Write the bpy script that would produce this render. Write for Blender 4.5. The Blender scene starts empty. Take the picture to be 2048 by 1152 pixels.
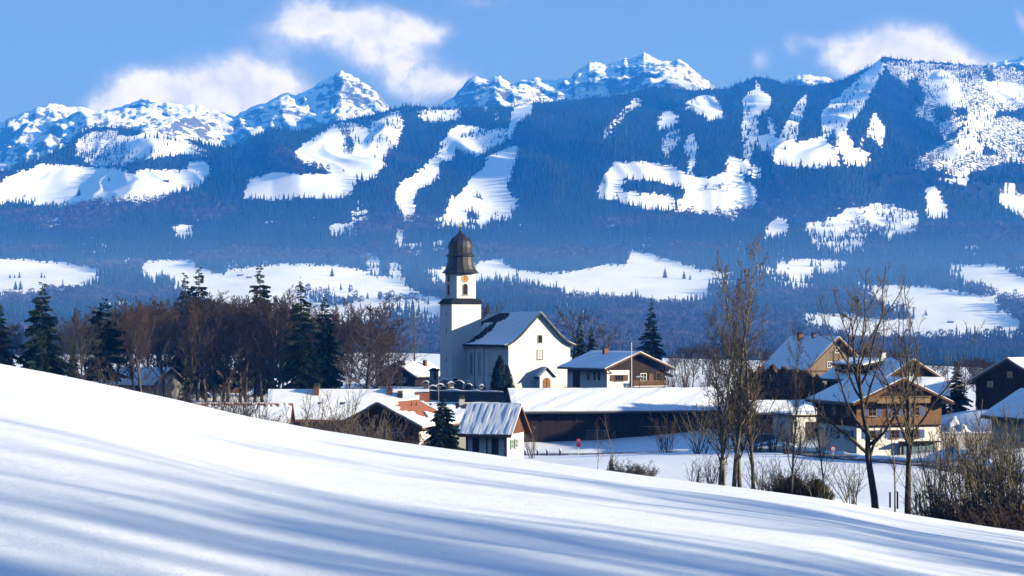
import bpy, math, random
import numpy as np
from mathutils import Vector, Matrix

# ------------------------------------------------------------------ camera, sky, sun, exposure
scene = bpy.context.scene
COL = scene.collection
F = 3900.0            # focal length in photo pixels (photo 2048 x 1152)
HZ = 650.0            # photo row of the eye-level horizon
R = math.radians

cam_d = bpy.data.cameras.new('camera')
cam = bpy.data.objects.new('camera', cam_d)
COL.objects.link(cam)
cam.location = (0, 0, 0)
cam.rotation_euler = (R(90), 0, 0)
cam_d.sensor_width = 36.0
cam_d.lens = F / 2048 * 36.0
cam_d.shift_y = (HZ - 576.0) / 2048
cam_d.clip_start = 0.5
cam_d.clip_end = 40000
scene.camera = cam

SUN_EL, SUN_AZ = R(17.0), R(79.0)      # azimuth measured from straight behind the camera towards the right
to_sun = Vector((math.sin(SUN_AZ) * math.cos(SUN_EL), -math.cos(SUN_AZ) * math.cos(SUN_EL), math.sin(SUN_EL)))
sun_d = bpy.data.lights.new('sun', 'SUN')
sun_d.energy = 5.0
sun_d.angle = R(1.0)
sun_d.color = (1.0, 0.985, 0.975)
sun = bpy.data.objects.new('sun', sun_d)
COL.objects.link(sun)
sun.location = (60, -20, 60)
sun.rotation_euler = to_sun.to_track_quat('Z', 'Y').to_euler()

world = bpy.data.worlds.new('World')
scene.world = world
world.use_nodes = True
scene.view_settings.view_transform = 'Standard'
scene.view_settings.look = 'None'
scene.view_settings.gamma = 1.0
scene.view_settings.use_curve_mapping = False
scene.view_settings.exposure = 0.86
scene.cycles.use_denoising = True
scene.cycles.max_bounces = 5
scene.cycles.diffuse_bounces = 0
scene.cycles.volume_bounces = 1
scene.cycles.use_adaptive_sampling = True


class NT:
    """small node-tree builder"""
    def __init__(s, tree):
        s.t = tree; s.n = tree.nodes; s.l = tree.links
    def node(s, typ, **kw):
        nd = s.n.new(typ)
        for k, v in kw.items():
            setattr(nd, k, v)
        return nd
    def link(s, a, b):
        s.l.new(a, b)
    def put(s, sock, v):
        if isinstance(v, bpy.types.NodeSocket): s.l.new(v, sock)
        else: sock.default_value = v
    def math(s, op, a, b=0.0, c=0.0, clamp=False):
        nd = s.n.new('ShaderNodeMath'); nd.operation = op; nd.use_clamp = clamp
        for i, v in enumerate((a, b, c)): s.put(nd.inputs[i], v)
        return nd.outputs[0]
    def mix(s, fac, a, b):
        nd = s.n.new('ShaderNodeMix'); nd.data_type = 'RGBA'
        s.put(nd.inputs[0], fac)
        for i, v in ((6, a), (7, b)):
            if isinstance(v, bpy.types.NodeSocket): s.l.new(v, nd.inputs[i])
            else: nd.inputs[i].default_value = (*v[:3], 1)
        return nd.outputs[2]
    def step(s, v, lo, hi):
        nd = s.n.new('ShaderNodeMapRange'); nd.interpolation_type = 'SMOOTHSTEP'
        s.put(nd.inputs[0], v); nd.inputs[1].default_value = lo; nd.inputs[2].default_value = hi
        return nd.outputs[0]
    def noise(s, vec=None, scale=1.0, detail=4.0, rough=0.55, out=0):
        nd = s.n.new('ShaderNodeTexNoise')
        nd.inputs['Scale'].default_value = scale; nd.inputs['Detail'].default_value = detail
        nd.inputs['Roughness'].default_value = rough
        if vec is not None: s.l.new(vec, nd.inputs['Vector'])
        return nd.outputs[out]


# world: physical sky with a few cumulus clouds where the photograph has them
W = NT(world.node_tree)
W.n.clear()
w_out = W.node('ShaderNodeOutputWorld')
w_bg = W.node('ShaderNodeBackground')
w_sky = W.node('ShaderNodeTexSky', sky_type='NISHITA', sun_disc=False)
w_sky.sun_elevation = SUN_EL
w_sky.sun_rotation = math.atan2(to_sun.x, to_sun.y)
w_sky.altitude = 900; w_sky.air_density = 1.0; w_sky.dust_density = 0.0; w_sky.ozone_density = 3.0
w_tint = W.node('ShaderNodeMix', data_type='RGBA', blend_type='MULTIPLY')
w_tint.inputs[0].default_value = 1.0
W.link(w_sky.outputs[0], w_tint.inputs[6])
w_tint.inputs[7].default_value = (0.44, 0.68, 1.30, 1)
w_geo = W.node('ShaderNodeTexCoord')
w_sep = W.node('ShaderNodeSeparateXYZ')
W.link(w_geo.outputs['Generated'], w_sep.inputs[0])
w_deep = W.mix(W.step(w_sep.outputs[2], 0.0, 0.55), (2.15, 2.9, 3.7), (1.4, 3.5, 9.2))     # clear winter blue, paler towards the horizon
w_even = W.mix(0.92, w_tint.outputs[2], w_deep)
ydir = W.math('MAXIMUM', w_sep.outputs[1], 0.02)
cu = W.math('DIVIDE', w_sep.outputs[0], ydir)            # tangent to the right of straight ahead
cv = W.math('DIVIDE', w_sep.outputs[2], ydir)            # tangent above the horizon
w_cmb = W.node('ShaderNodeCombineXYZ')
W.link(cu, w_cmb.inputs[0]); W.link(cv, w_cmb.inputs[1])
w_warp = W.node('ShaderNodeTexNoise'); w_warp.inputs['Scale'].default_value = 34; w_warp.inputs['Detail'].default_value = 5
W.link(w_cmb.outputs[0], w_warp.inputs['Vector'])
w_wv = W.node('ShaderNodeVectorMath', operation='MULTIPLY_ADD')
W.link(w_warp.outputs['Color'], w_wv.inputs[0]); w_wv.inputs[1].default_value = (0.020, 0.014, 0); W.link(w_cmb.outputs[0], w_wv.inputs[2])
w_off = W.node('ShaderNodeVectorMath', operation='SUBTRACT')
W.link(w_wv.outputs[0], w_off.inputs[0]); w_off.inputs[1].default_value = (0.010, 0.007, 0)
w_s2 = W.node('ShaderNodeSeparateXYZ'); W.link(w_off.outputs[0], w_s2.inputs[0])
total = None
for cx, cy, rx, ry, amp in [
    (262, 190, 66, 44, 1.15), (318, 175, 44, 40, .8), (430, 180, 80, 52, 1.1), (495, 168, 74, 52, 1.2), (555, 190, 56, 44, 1.0), (200, 215, 50, 24, .6),
    (610, 50, 74, 50, .8), (690, 55, 90, 42, .85), (770, 62, 80, 34, .85), (850, 58, 60, 22, .75), (600, 18, 40, 24, .45),
    (760, 112, 56, 30, .6), (810, 140, 66, 44, .75), (870, 172, 60, 36, .65), (930, 165, 40, 24, .35),
    (1710, 118, 62, 36, .85), (1790, 100, 90, 48, 1.2), (1850, 108, 70, 40, 1.0), (1900, 118, 60, 30, .6), (1960, 120, 60, 18, .4),
    (1517, 116, 20, 24, .42), (1580, 92, 26, 26, .36), (1622, 86, 24, 16, .32), (960, 4, 60, 14, .3), (2046, 40, 14, 20, .5), (480, 60, 90, 16, .12)]:
    a = W.math('MULTIPLY', W.math('SUBTRACT', w_s2.outputs[0], (cx - 1024) / F), F / rx)
    b = W.math('MULTIPLY', W.math('SUBTRACT', w_s2.outputs[1], (HZ - cy) / F), F / ry)
    q = W.math('ADD', W.math('MULTIPLY', a, a), W.math('MULTIPLY', b, b))
    g = W.math('MULTIPLY', W.math('EXPONENT', W.math('MULTIPLY', q, -1.0)), amp)
    total = g if total is None else W.math('ADD', total, g)
w_f = W.noise(w_off.outputs[0], 70, 10, 0.64)
dens = W.math('MULTIPLY', total, W.math('ADD', W.math('MULTIPLY', w_f, 2.3), -0.2))
cover = W.step(dens, 0.05, 1.05)
cover = W.math('MULTIPLY', cover, W.math('GREATER_THAN', w_sep.outputs[1], 0.05))
w_body = W.noise(w_off.outputs[0], 45, 6, 0.6)
ccol = W.mix(W.step(w_body, 0.3, 0.62), (7.6, 7.6, 9.0), (11.2, 11.0, 12.2))
w_mix = W.mix(W.math('MULTIPLY', cover, 0.93), w_even, ccol)
W.link(w_mix, w_bg.inputs[0])
w_bg.inputs[1].default_value = 0.05
W.link(w_bg.outputs[0], w_out.inputs[0])

# ------------------------------------------------------------------ helpers
rng = np.random.default_rng(7)
random.seed(7)


def P(px, py, d):
    """photo pixel at depth d (metres straight ahead) -> world point"""
    return Vector(((px - 1024) * d / F, d, -(py - HZ) * d / F))


def tag(o, label=None, cat=None, group=None, kind=None):
    if label: o['label'] = label
    if cat: o['category'] = cat
    if group: o['group'] = group
    if kind: o['kind'] = kind
    return o


def mesh_np(name, V, Fc, mat=None, smooth=False):
    """mesh from numpy vertices and faces (n x 3 or n x 4)"""
    me = bpy.data.meshes.new(name)
    V = np.asarray(V, dtype=np.float32); Fc = np.asarray(Fc, dtype=np.int32)
    k = Fc.shape[1]
    me.vertices.add(len(V)); me.vertices.foreach_set('co', V.ravel())
    me.loops.add(Fc.size); me.loops.foreach_set('vertex_index', Fc.ravel())
    me.polygons.add(len(Fc)); me.polygons.foreach_set('loop_start', np.arange(0, Fc.size, k, dtype=np.int32))
    me.polygons.foreach_set('loop_total', np.full(len(Fc), k, dtype=np.int32))
    if smooth: me.polygons.foreach_set('use_smooth', np.ones(len(Fc), dtype=bool))
    me.update(calc_edges=True)
    if mat: me.materials.append(mat)
    return me


def grid_faces(nr, nc):
    i = np.arange(nr - 1)[:, None] * nc + np.arange(nc - 1)[None, :]
    i = i.ravel()
    return np.stack([i, i + 1, i + nc + 1, i + nc], 1)


def obj(name, me, parent=None, loc=None, rot=None):
    o = bpy.data.objects.new(name, me)
    COL.objects.link(o)
    if parent: o.parent = parent
    if loc is not None: o.location = loc
    if rot is not None: o.rotation_euler = rot
    return o


def empty(name, loc, rz=0.0):
    o = bpy.data.objects.new(name, None)
    o.empty_display_size = 0.5
    COL.objects.link(o)
    o.location = loc; o.rotation_euler = (0, 0, rz)
    return o


_perm = rng.permutation(512)
_perm = np.concatenate([_perm, _perm, _perm])
_grad = rng.uniform(-1, 1, 2048)


def vnoise(x, y):
    """smooth value noise in -1..1, vectorised"""
    x = np.asarray(x, float); y = np.asarray(y, float)
    xi = np.floor(x).astype(int); yi = np.floor(y).astype(int)
    fx = x - xi; fy = y - yi
    fx = fx * fx * fx * (fx * (fx * 6 - 15) + 10); fy = fy * fy * fy * (fy * (fy * 6 - 15) + 10)
    def h(a, b): return _grad[_perm[(_perm[a & 511] + b) & 511]]
    a = h(xi, yi); b = h(xi + 1, yi); c = h(xi, yi + 1); d = h(xi + 1, yi + 1)
    return (a * (1 - fx) + b * fx) * (1 - fy) + (c * (1 - fx) + d * fx) * fy


def fbm(x, y, oct=4, ridged=False):
    s = 0; a = 1.0; t = 0
    for o in range(oct):
        n = vnoise(x * 2 ** o + 17.3 * o, y * 2 ** o + 9.1 * o)
        if ridged: n = 1 - 2 * np.abs(n)
        s = s + a * n; t += a; a *= 0.5
    return s / t


def sstep(x, a, b):
    t = np.clip((x - a) / (b - a), 0, 1)
    return t * t * (3 - 2 * t)


# ------------------------------------------------------------------ materials
MATS = {}


def material(name, base, rough=0.8, var=None, scale=3.0, bump=0.0, bscale=20.0, spec=0.3, stretch=None, coord='Object', metallic=0.0):
    """principled with noise-varied colour; var = second colour"""
    if name in MATS: return MATS[name]
    m = bpy.data.materials.new(name); m.use_nodes = True
    T = NT(m.node_tree); b = T.n['Principled BSDF']
    b.inputs['Roughness'].default_value = rough
    b.inputs['Specular IOR Level'].default_value = spec
    b.inputs['Metallic'].default_value = metallic
    tc = T.node('ShaderNodeTexCoord'); vec = tc.outputs[coord]
    if stretch:
        mp = T.node('ShaderNodeMapping'); mp.inputs['Scale'].default_value = stretch
        T.link(vec, mp.inputs[0]); vec = mp.outputs[0]
    if var is not None:
        n = T.noise(vec, scale, 6, 0.6)
        T.link(T.mix(T.step(n, 0.32, 0.68), base, var), b.inputs['Base Color'])
    else:
        b.inputs['Base Color'].default_value = (*base, 1)
    if bump:
        bn = T.noise(vec, bscale, 5, 0.6)
        bp = T.node('ShaderNodeBump'); bp.inputs['Strength'].default_value = bump; bp.inputs['Distance'].default_value = 0.05
        T.link(bn, bp.inputs['Height']); T.link(bp.outputs[0], b.inputs['Normal'])
    MATS[name] = m
    return m


def plank_material(name, base, var, width=0.18, axis='X', rough=0.85):
    """boards: dark joints, each board its own tint, grain"""
    if name in MATS: return MATS[name]
    m = bpy.data.materials.new(name); m.use_nodes = True
    T = NT(m.node_tree); b = T.n['Principled BSDF']
    b.inputs['Roughness'].default_value = rough; b.inputs['Specular IOR Level'].default_value = 0.2
    tc = T.node('ShaderNodeTexCoord'); sp = T.node('ShaderNodeSeparateXYZ'); T.link(tc.outputs['Object'], sp.inputs[0])
    if axis == 'Z': c = sp.outputs[2]
    else: c = T.math('ADD', sp.outputs[0], sp.outputs[1])
    c = T.math('DIVIDE', c, width)
    cell = T.math('FLOOR', c); fr = T.math('FRACT', c)
    wn = T.node('ShaderNodeTexWhiteNoise', noise_dimensions='1D'); T.link(cell, wn.inputs['W'])
    mp = T.node('ShaderNodeMapping'); mp.inputs['Scale'].default_value = (9, 9, 0.7) if axis != 'Z' else (0.7, 0.7, 9)
    T.link(tc.outputs['Object'], mp.inputs[0])
    gr = T.noise(mp.outputs[0], 1.2, 6, 0.65)
    f = T.math('ADD', T.math('MULTIPLY', wn.outputs[0], 0.55), T.math('MULTIPLY', gr, 0.5), clamp=True)
    col = T.mix(f, base, var)
    joint = T.math('LESS_THAN', fr, 0.1)
    col = T.mix(T.math('MULTIPLY', joint, 0.75), col, tuple(0.25 * v for v in base))
    T.link(col, b.inputs['Base Color'])
    MATS[name] = m
    return m


def snow_material():
    m = bpy.data.materials.new('snow'); m.use_nodes = True
    T = NT(m.node_tree); b = T.n['Principled BSDF']
    b.inputs['Roughness'].default_value = 0.6; b.inputs['Specular IOR Level'].default_value = 0.25
    g = T.node('ShaderNodeNewGeometry')
    n1 = T.noise(g.outputs['Position'], 0.8, 6, 0.6)
    T.link(T.mix(n1, (0.76, 0.78, 0.81), (0.85, 0.86, 0.87)), b.inputs['Base Color'])
    n2 = T.noise(g.outputs['Position'], 9.0, 8, 0.7)
    n3 = T.noise(g.outputs['Position'], 1.1, 5, 0.6)
    bp = T.node('ShaderNodeBump'); bp.inputs['Strength'].default_value = 0.6; bp.inputs['Distance'].default_value = 0.07
    n4 = T.noise(g.outputs['Position'], 30.0, 4, 0.8)
    T.link(T.math('ADD', T.math('ADD', T.math('MULTIPLY', n2, 0.4), T.math('MULTIPLY', n4, 0.22)), n3), bp.inputs['Height']); T.link(bp.outputs[0], b.inputs['Normal'])
    MATS['snow'] = m
    return m


SNOW = snow_material()
# ------------------------------------------------------------------ foreground hill and village ground
CREST = np.array([(-1500, 470), (-700, 608), (0, 728), (100, 747), (200, 768), (350, 800), (500, 836), (650, 864), (780, 884), (900, 900), (1000, 913), (1100, 926),
                  (1300, 953), (1500, 978), (1650, 998), (1800, 1027), (1900, 1043), (2048, 1066), (2700, 1180), (3600, 1320)], float)
HA, HB, HC = 0.160, 0.0392, 2.0        # fall to the right, fall away, eye height above the snow
HDEV = np.interp(np.arange(-1500, 3601), CREST[:, 0], CREST[:, 1]) - (HZ + HA * (np.arange(-1500, 3601) - 1024) + F * HB + F * HC / 74.0)
ROLL0 = 52.0
# settle the deviation so that the crest of the slope lies where the photograph shows it
_pxs = np.arange(-1500, 3601, dtype=float); _dd = np.arange(20.0, 110.0, 1.0)
for _ in range(6):
    _z = -HC - HA * ((_pxs[:, None] - 1024) * _dd / F) - HB * _dd - HDEV[:, None] / F * _dd - 0.00115 * np.maximum(_dd - ROLL0, 0) ** 2
    HDEV = HDEV - ((HZ - _z * F / _dd).min(1) - np.interp(_pxs, CREST[:, 0], CREST[:, 1]))


def hill(x, y):
    x = np.asarray(x, float); y = np.asarray(y, float)
    px = 1024 + F * x / np.maximum(y, 6.0)
    dev = np.interp(px, np.arange(-1500, 3601), HDEV)
    # far out to the sides the deviation fades
    z = -HC - HA * x - HB * y - dev / F * np.maximum(y, 0) * sstep(y, 6, 30)
    z = z - 0.00115 * np.maximum(y - ROLL0, 0) ** 2
    # wind-shaped undulation of the snow
    u = x * 0.96 + y * 0.28; v = -x * 0.28 + y * 0.96
    z = z + 0.10 * fbm(u * 0.05, v * 0.16 + 4, 3) + 0.05 * fbm(u * 0.16 + 3, v * 0.5, 3)
    return z


GP = []      # control points of the village ground
for px, py, d in [(1010, 915, 300), (1120, 911, 300), (1250, 908, 300), (1380, 906, 296), (1480, 905, 288), (1560, 905, 272), (1642, 907, 255), (1730, 916, 247), (1822, 927, 240), (1950, 947, 225), (2100, 965, 215),
                  (1150, 932, 235), (1300, 945, 225), (1500, 965, 195), (1700, 985, 180), (1850, 1010, 165), (2000, 1055, 145),
                  (1300, 985, 150), (1470, 992, 140), (1600, 1008, 138), (1760, 1022, 138), (1830, 1034, 138), (1980, 1070, 128), (2200, 1110, 120),
                  (1000, 935, 245), (900, 925, 255), (780, 915, 270), (700, 890, 285), (600, 868, 295), (480, 850, 290),
                  (1080, 776, 400), (950, 774, 420), (900, 778, 412), (880, 776, 440), (1020, 777, 420), (1200, 786, 378), (1300, 784, 376), (1350, 784, 370), (1250, 776, 395),
                  (865, 838, 375), (900, 838, 375), (935, 838, 375), (970, 838, 375), (1000, 838, 374), (870, 782, 396), (905, 782, 396), (940, 782, 396), (975, 782, 396), (860, 850, 340), (980, 850, 340), (1240, 860, 338), (1400, 850, 335), (1100, 858, 338), (760, 848, 335),
                  (640, 822, 335), (450, 806, 350), (250, 800, 330), (85, 765, 300), (0, 750, 290), (-300, 700, 280), (-900, 560, 280),
                  (500, 786, 420), (300, 768, 430), (100, 742, 420), (830, 735, 500), (800, 772, 440), (700, 750, 500), (1400, 752, 450), (1560, 775, 345), (1480, 790, 350), (1700, 815, 300), (1640, 850, 285), (1900, 830, 290),
                  (2000, 815, 275), (2100, 820, 270), (2030, 890, 235), (1790, 922, 253), (1830, 922, 251), (1700, 906, 262), (1880, 905, 258),
                  (200, 712, 650), (700, 706, 620), (830, 706, 640), (1024, 722, 650), (1400, 728, 560), (1600, 755, 520), (1900, 778, 480), (2400, 800, 480)]:
    p = P(px, py, d); GP.append((p.x, p.y, p.z))
for px in range(-3000, 5001, 800):
    p = P(px, 745, 850); GP.append((p.x, p.y, -26.0))
    p = P(px, 800, 1200); GP.append((p.x, p.y, -46.0))
    p = P(px, 780, 1900); GP.append((p.x, p.y, -68.0))
for px, z in ((3200, -40), (5000, -60)):
    for d in (130, 250, 400): p = P(px, 0, d); GP.append((p.x, d, z * .55))
for px, z in ((-1800, 4), (-3000, 16)):
    for d in (130, 250, 400): p = P(px, 0, d); GP.append((p.x, d, z))
GP = np.array(GP)


def village(x, y):
    x = np.asarray(x, float); y = np.asarray(y, float)
    num = np.zeros(np.broadcast(x, y).shape); den = np.zeros_like(num)
    for gx, gy, gz in GP:
        s2 = 14.0 + (0.03 * gy) ** 2 * (1 if gy < 700 else 9)
        d2 = (x - gx) ** 2 + (y - gy) ** 2
        w = 1.0 / (d2 + s2) ** 2.2
        num += w * gz; den += w
    return num / den


def ground(x, y):
    """height of the snow: the foreground slope running out into the village ground"""
    h = hill(x, y); v = village(x, y)
    v = v - 40 * sstep(95 - np.asarray(y, float), 0, 40)
    k = 1.2
    m = np.maximum(h, v)
    return m + np.log(np.exp((h - m) / k) + np.exp((v - m) / k)) * k * sstep(y, 70, 110)


def G(x, y):
    return float(ground(np.array([x]), np.array([y]))[0])


def GPX(px, d):
    """world point on the ground at photo column px, depth d"""
    x = (px - 1024) * d / F
    return Vector((x, d, G(x, d)))


xs = np.concatenate([np.arange(-90, -24, 1.5), np.arange(-24, 40, 0.3), np.arange(40, 150.1, 1.5)])
ys = np.concatenate([np.arange(-60, 4, 2.0), np.arange(4, 100.01, 0.32)])
ys[-1] = 100.0
X, Y = np.meshgrid(xs, ys)
Z = ground(X, Y)
o = obj('snow_hill', mesh_np('snow_hill', np.stack([X, Y, Z], -1).reshape(-1, 3), grid_faces(*X.shape), SNOW, True))
tag(o, kind='structure')

pxs = np.concatenate([np.arange(-5000, -200, 120), np.arange(-200, 2300, 10), np.arange(2300, 7000, 120)])
ds = np.concatenate([np.arange(100, 460, 2.2), np.geomspace(460, 1950, 60)])
PX, Y = np.meshgrid(pxs, ds)
X = (PX - 1024) * Y / F
Z = ground(X, Y) + 0.12 * fbm(X * .15, Y * .15, 3) * sstep(Y, 100, 110)
o = obj('village_ground', mesh_np('village_ground', np.stack([X, Y, Z], -1).reshape(-1, 3), grid_faces(*X.shape), SNOW, True))
tag(o, kind='structure')

# ------------------------------------------------------------------ what covers the far slopes: forest or open snow (traced, looked up on the terrain)
MW0, MW1, MH0, MH1 = -300, 2360, 100, 800       # photo window of the map
cover_map = np.ones((MH1 - MH0, MW1 - MW0), np.float32)      # 1 = closed forest, 0 = open snow
_mx, _my = np.meshgrid(np.arange(MW0, MW1) + .5, np.arange(MH0, MH1) + .5)


def paint(val, pts):
    pts = np.array(pts, float)
    x0, y0 = np.floor(pts.min(0)).astype(int); x1, y1 = np.ceil(pts.max(0)).astype(int)
    sl = (slice(max(y0 - MH0, 0), y1 - MH0 + 1), slice(max(x0 - MW0, 0), x1 - MW0 + 1))
    xx = _mx[sl]; yy = _my[sl]
    xx = xx + 3.0 * vnoise(xx * .11, yy * .15) + 3.5 * vnoise(xx * .3, yy * .4) + 2.0 * vnoise(xx * .7, yy * .8); yy = yy + 2.0 * vnoise(xx * .13 + 50, yy * .17) + 2.2 * vnoise(xx * .4 + 9, yy * .4) + 1.5 * vnoise(xx * .8, yy * .7 + 8)
    inside = np.zeros(xx.shape, bool)
    j = len(pts) - 1
    for i in range(len(pts)):
        (xi, yi), (xj, yj) = pts[i], pts[j]
        if yi != yj:
            c = ((yi > yy) != (yj > yy)) & (xx < (xj - xi) * (yy - yi) / (yj - yi) + xi)
            inside ^= c
        j = i
    cover_map[sl][inside] = val


S = 0.0
paint(.45, [(149, 287), (170, 267), (208, 260), (302, 260), (365, 273), (400, 294), (424, 305), (368, 298), (319, 305), (264, 315), (250, 322), (187, 322), (149, 301)])
paint(.12, [(230, 275), (302, 264), (360, 276), (390, 294), (340, 300), (280, 306), (250, 300)])
paint(1, [(236, 250), (285, 260), (280, 272), (240, 270)])
paint(S, [(-300, 400), (0, 364), (21, 350), (87, 327), (146, 331), (215, 336), (257, 340), (257, 350), (288, 340), (323, 340), (375, 340), (378, 322), (413, 322), (422, 340), (396, 364), (365, 371), (340, 378), (312, 388), (271, 395), (257, 388), (229, 392), (205, 402), (198, 392), (149, 402), (104, 402), (83, 405), (52, 392), (21, 395), (0, 395), (-300, 430)])
paint(S, [(486, 384), (490, 374), (503, 357), (542, 343), (569, 346), (611, 348), (660, 346), (668, 340), (646, 326), (597, 312), (587, 305), (611, 284), (642, 267), (667, 249), (700, 244), (715, 250), (746, 257), (760, 275), (774, 288), (780, 302), (753, 309), (777, 316), (760, 327), (749, 347), (718, 347), (700, 375), (670, 386), (600, 382), (540, 388)])
paint(.6, [(672, 250), (700, 248), (712, 275), (706, 308), (688, 306), (690, 280)])
paint(.12, [(712, 252), (746, 257), (774, 288), (776, 302), (715, 300)])
paint(.4, [(739, 243), (801, 219), (808, 243), (794, 288), (780, 288), (760, 260)])
paint(S, [(912, 290), (909, 306), (881, 316), (878, 344), (857, 358), (836, 368), (826, 392), (833, 417), (822, 431), (808, 431), (798, 413), (791, 382), (801, 368), (812, 358), (836, 344), (857, 323), (885, 299), (905, 288)])
paint(.35, [(878, 288), (895, 274), (912, 250), (940, 250), (961, 257), (1017, 257), (1013, 271), (989, 285), (954, 302), (912, 288), (892, 292)])
paint(.05, [(912, 252), (940, 250), (961, 258), (940, 268), (905, 268)])
paint(.35, [(835, 220), (920, 217), (922, 228), (880, 234), (848, 232)])
paint(S, [(1036, 290), (1034, 306), (1024, 323), (1022, 344), (1013, 358), (1013, 375), (1024, 392), (1039, 398), (1027, 410), (1022, 427), (982, 429), (968, 444), (933, 444), (895, 438), (871, 444), (871, 438), (892, 431), (895, 399), (923, 386), (933, 368), (947, 351), (968, 333), (972, 316), (992, 306), (1017, 295)])
paint(1, [(953, 384), (966, 382), (968, 396), (956, 400)])
paint(1, [(932, 415), (945, 410), (960, 418), (958, 438), (935, 438)])
paint(1, [(986, 408), (996, 408), (997, 418), (987, 418)])
paint(S, [(1065, 205), (1062, 219), (1048, 229), (1031, 240), (1024, 254), (1027, 267), (1013, 271), (1020, 254), (1020, 233), (1031, 208)])
paint(.4, [(1267, 195), (1285, 196), (1250, 222), (1218, 260), (1205, 272), (1212, 255), (1245, 220)])
paint(S, [(1205, 352), (1229, 326), (1282, 323), (1339, 330), (1361, 343), (1422, 356), (1448, 343), (1457, 334), (1453, 308), (1475, 317), (1527, 339), (1518, 345), (1475, 330), (1488, 361), (1514, 378), (1510, 400), (1475, 409), (1475, 426), (1439, 418), (1396, 413), (1347, 409), (1282, 405), (1229, 387), (1196, 383)])
paint(1, [(1244, 383), (1242, 361), (1255, 345), (1317, 352), (1365, 361), (1378, 383), (1352, 405), (1343, 391), (1295, 387)])
paint(.3, [(1400, 372), (1470, 370), (1505, 385), (1500, 402), (1420, 405)])
paint(S, [(1369, 207), (1404, 190), (1431, 194), (1448, 225), (1422, 234), (1396, 216)])
paint(S, [(1314, 251), (1321, 225), (1339, 220), (1356, 234), (1339, 247)])
paint(.45, [(1325, 308), (1321, 282), (1339, 264), (1365, 255), (1356, 277), (1339, 299)])
paint(.3, [(1369, 295), (1389, 269), (1396, 291), (1387, 326), (1380, 343), (1378, 308)])
paint(.35, [(1514, 155), (1527, 185), (1545, 194), (1536, 216), (1510, 225), (1496, 255), (1488, 273), (1481, 264), (1483, 238), (1492, 225), (1483, 207), (1492, 185), (1510, 181)])
paint(.05, [(1492, 190), (1540, 192), (1536, 214), (1505, 222), (1488, 210)])
paint(.3, [(1534, 225), (1545, 242), (1556, 268), (1545, 268), (1536, 247)])
paint(S, [(1505, 277), (1527, 269), (1553, 273), (1597, 286), (1610, 280), (1650, 273), (1663, 295), (1683, 317), (1641, 323), (1602, 323), (1571, 321), (1553, 304), (1531, 290)])
paint(.3, [(1760, 115), (1768, 133), (1755, 150), (1742, 181), (1716, 220), (1698, 238), (1694, 269), (1685, 299), (1676, 290), (1667, 255), (1645, 264), (1641, 225), (1663, 203), (1689, 181), (1716, 155), (1738, 137)])
paint(.02, [(1758, 125), (1750, 150), (1722, 195), (1690, 235), (1684, 230), (1710, 190), (1735, 150)])
paint(S, [(1681, 277), (1694, 269), (1711, 295), (1742, 308), (1729, 321), (1694, 321), (1683, 308)])
paint(S, [(1733, 264), (1746, 229), (1751, 220), (1771, 255), (1764, 277), (1759, 286), (1751, 269)])
paint(.5, [(1768, 119), (1834, 119), (1895, 128), (1996, 128), (2048, 141), (2300, 160), (2300, 225), (2048, 212), (1996, 220), (1952, 229), (1922, 242), (1913, 255), (1887, 269), (1878, 247), (1847, 229), (1830, 220), (1834, 181), (1808, 159), (1777, 137)])
paint(1, [(1815, 150), (1835, 150), (1850, 190), (1842, 218), (1830, 200)])
paint(1, [(1868, 208), (1895, 200), (1910, 230), (1885, 245), (1868, 235)])
paint(1, [(1905, 210), (1930, 205), (1940, 225), (1915, 235)])
paint(.7, [(1965, 132), (1985, 130), (1990, 165), (1975, 175)])
paint(.02, [(1850, 140), (1890, 140), (1915, 160), (1925, 200), (1890, 205), (1860, 170)])
paint(.12, [(1960, 160), (2048, 170), (2100, 195), (2048, 198), (1985, 195)])
paint(.52, [(1825, 326), (1852, 304), (1913, 273), (1939, 253), (1961, 255), (2005, 231), (2044, 238), (2300, 240), (2300, 330), (2048, 317), (2010, 317), (1974, 326), (1926, 339), (1896, 330), (1852, 328)])
paint(.1, [(1880, 310), (1920, 285), (1950, 262), (1965, 275), (1930, 300), (1900, 318)])
paint(1, [(1939, 299), (1970, 284), (1996, 295), (1983, 312), (1944, 308)])
paint(1, [(1895, 262), (1925, 240), (1955, 224), (2000, 212), (2070, 208), (2300, 222), (2300, 240), (2060, 226), (2005, 228), (1960, 248), (1920, 270)])
paint(.1, [(1878, 345), (1939, 343), (1939, 358)])
paint(S, [(1852, 374), (1876, 374), (1896, 422), (1856, 426), (1850, 396)])
paint(.05, [(1996, 370), (2023, 365), (2048, 382), (2300, 420), (2300, 440), (2048, 426), (2018, 409), (1999, 391)])
paint(.38, [(1606, 444), (1654, 440), (1698, 418), (1755, 404), (1834, 422), (1839, 457), (1777, 470), (1746, 457), (1729, 475), (1733, 488), (1676, 497), (1628, 483), (1615, 461)])
paint(.08, [(1612, 450), (1690, 430), (1720, 440), (1690, 470), (1640, 480)])
paint(S, [(1527, 466), (1536, 448), (1558, 433), (1573, 440), (1580, 453), (1553, 468)])
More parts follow.
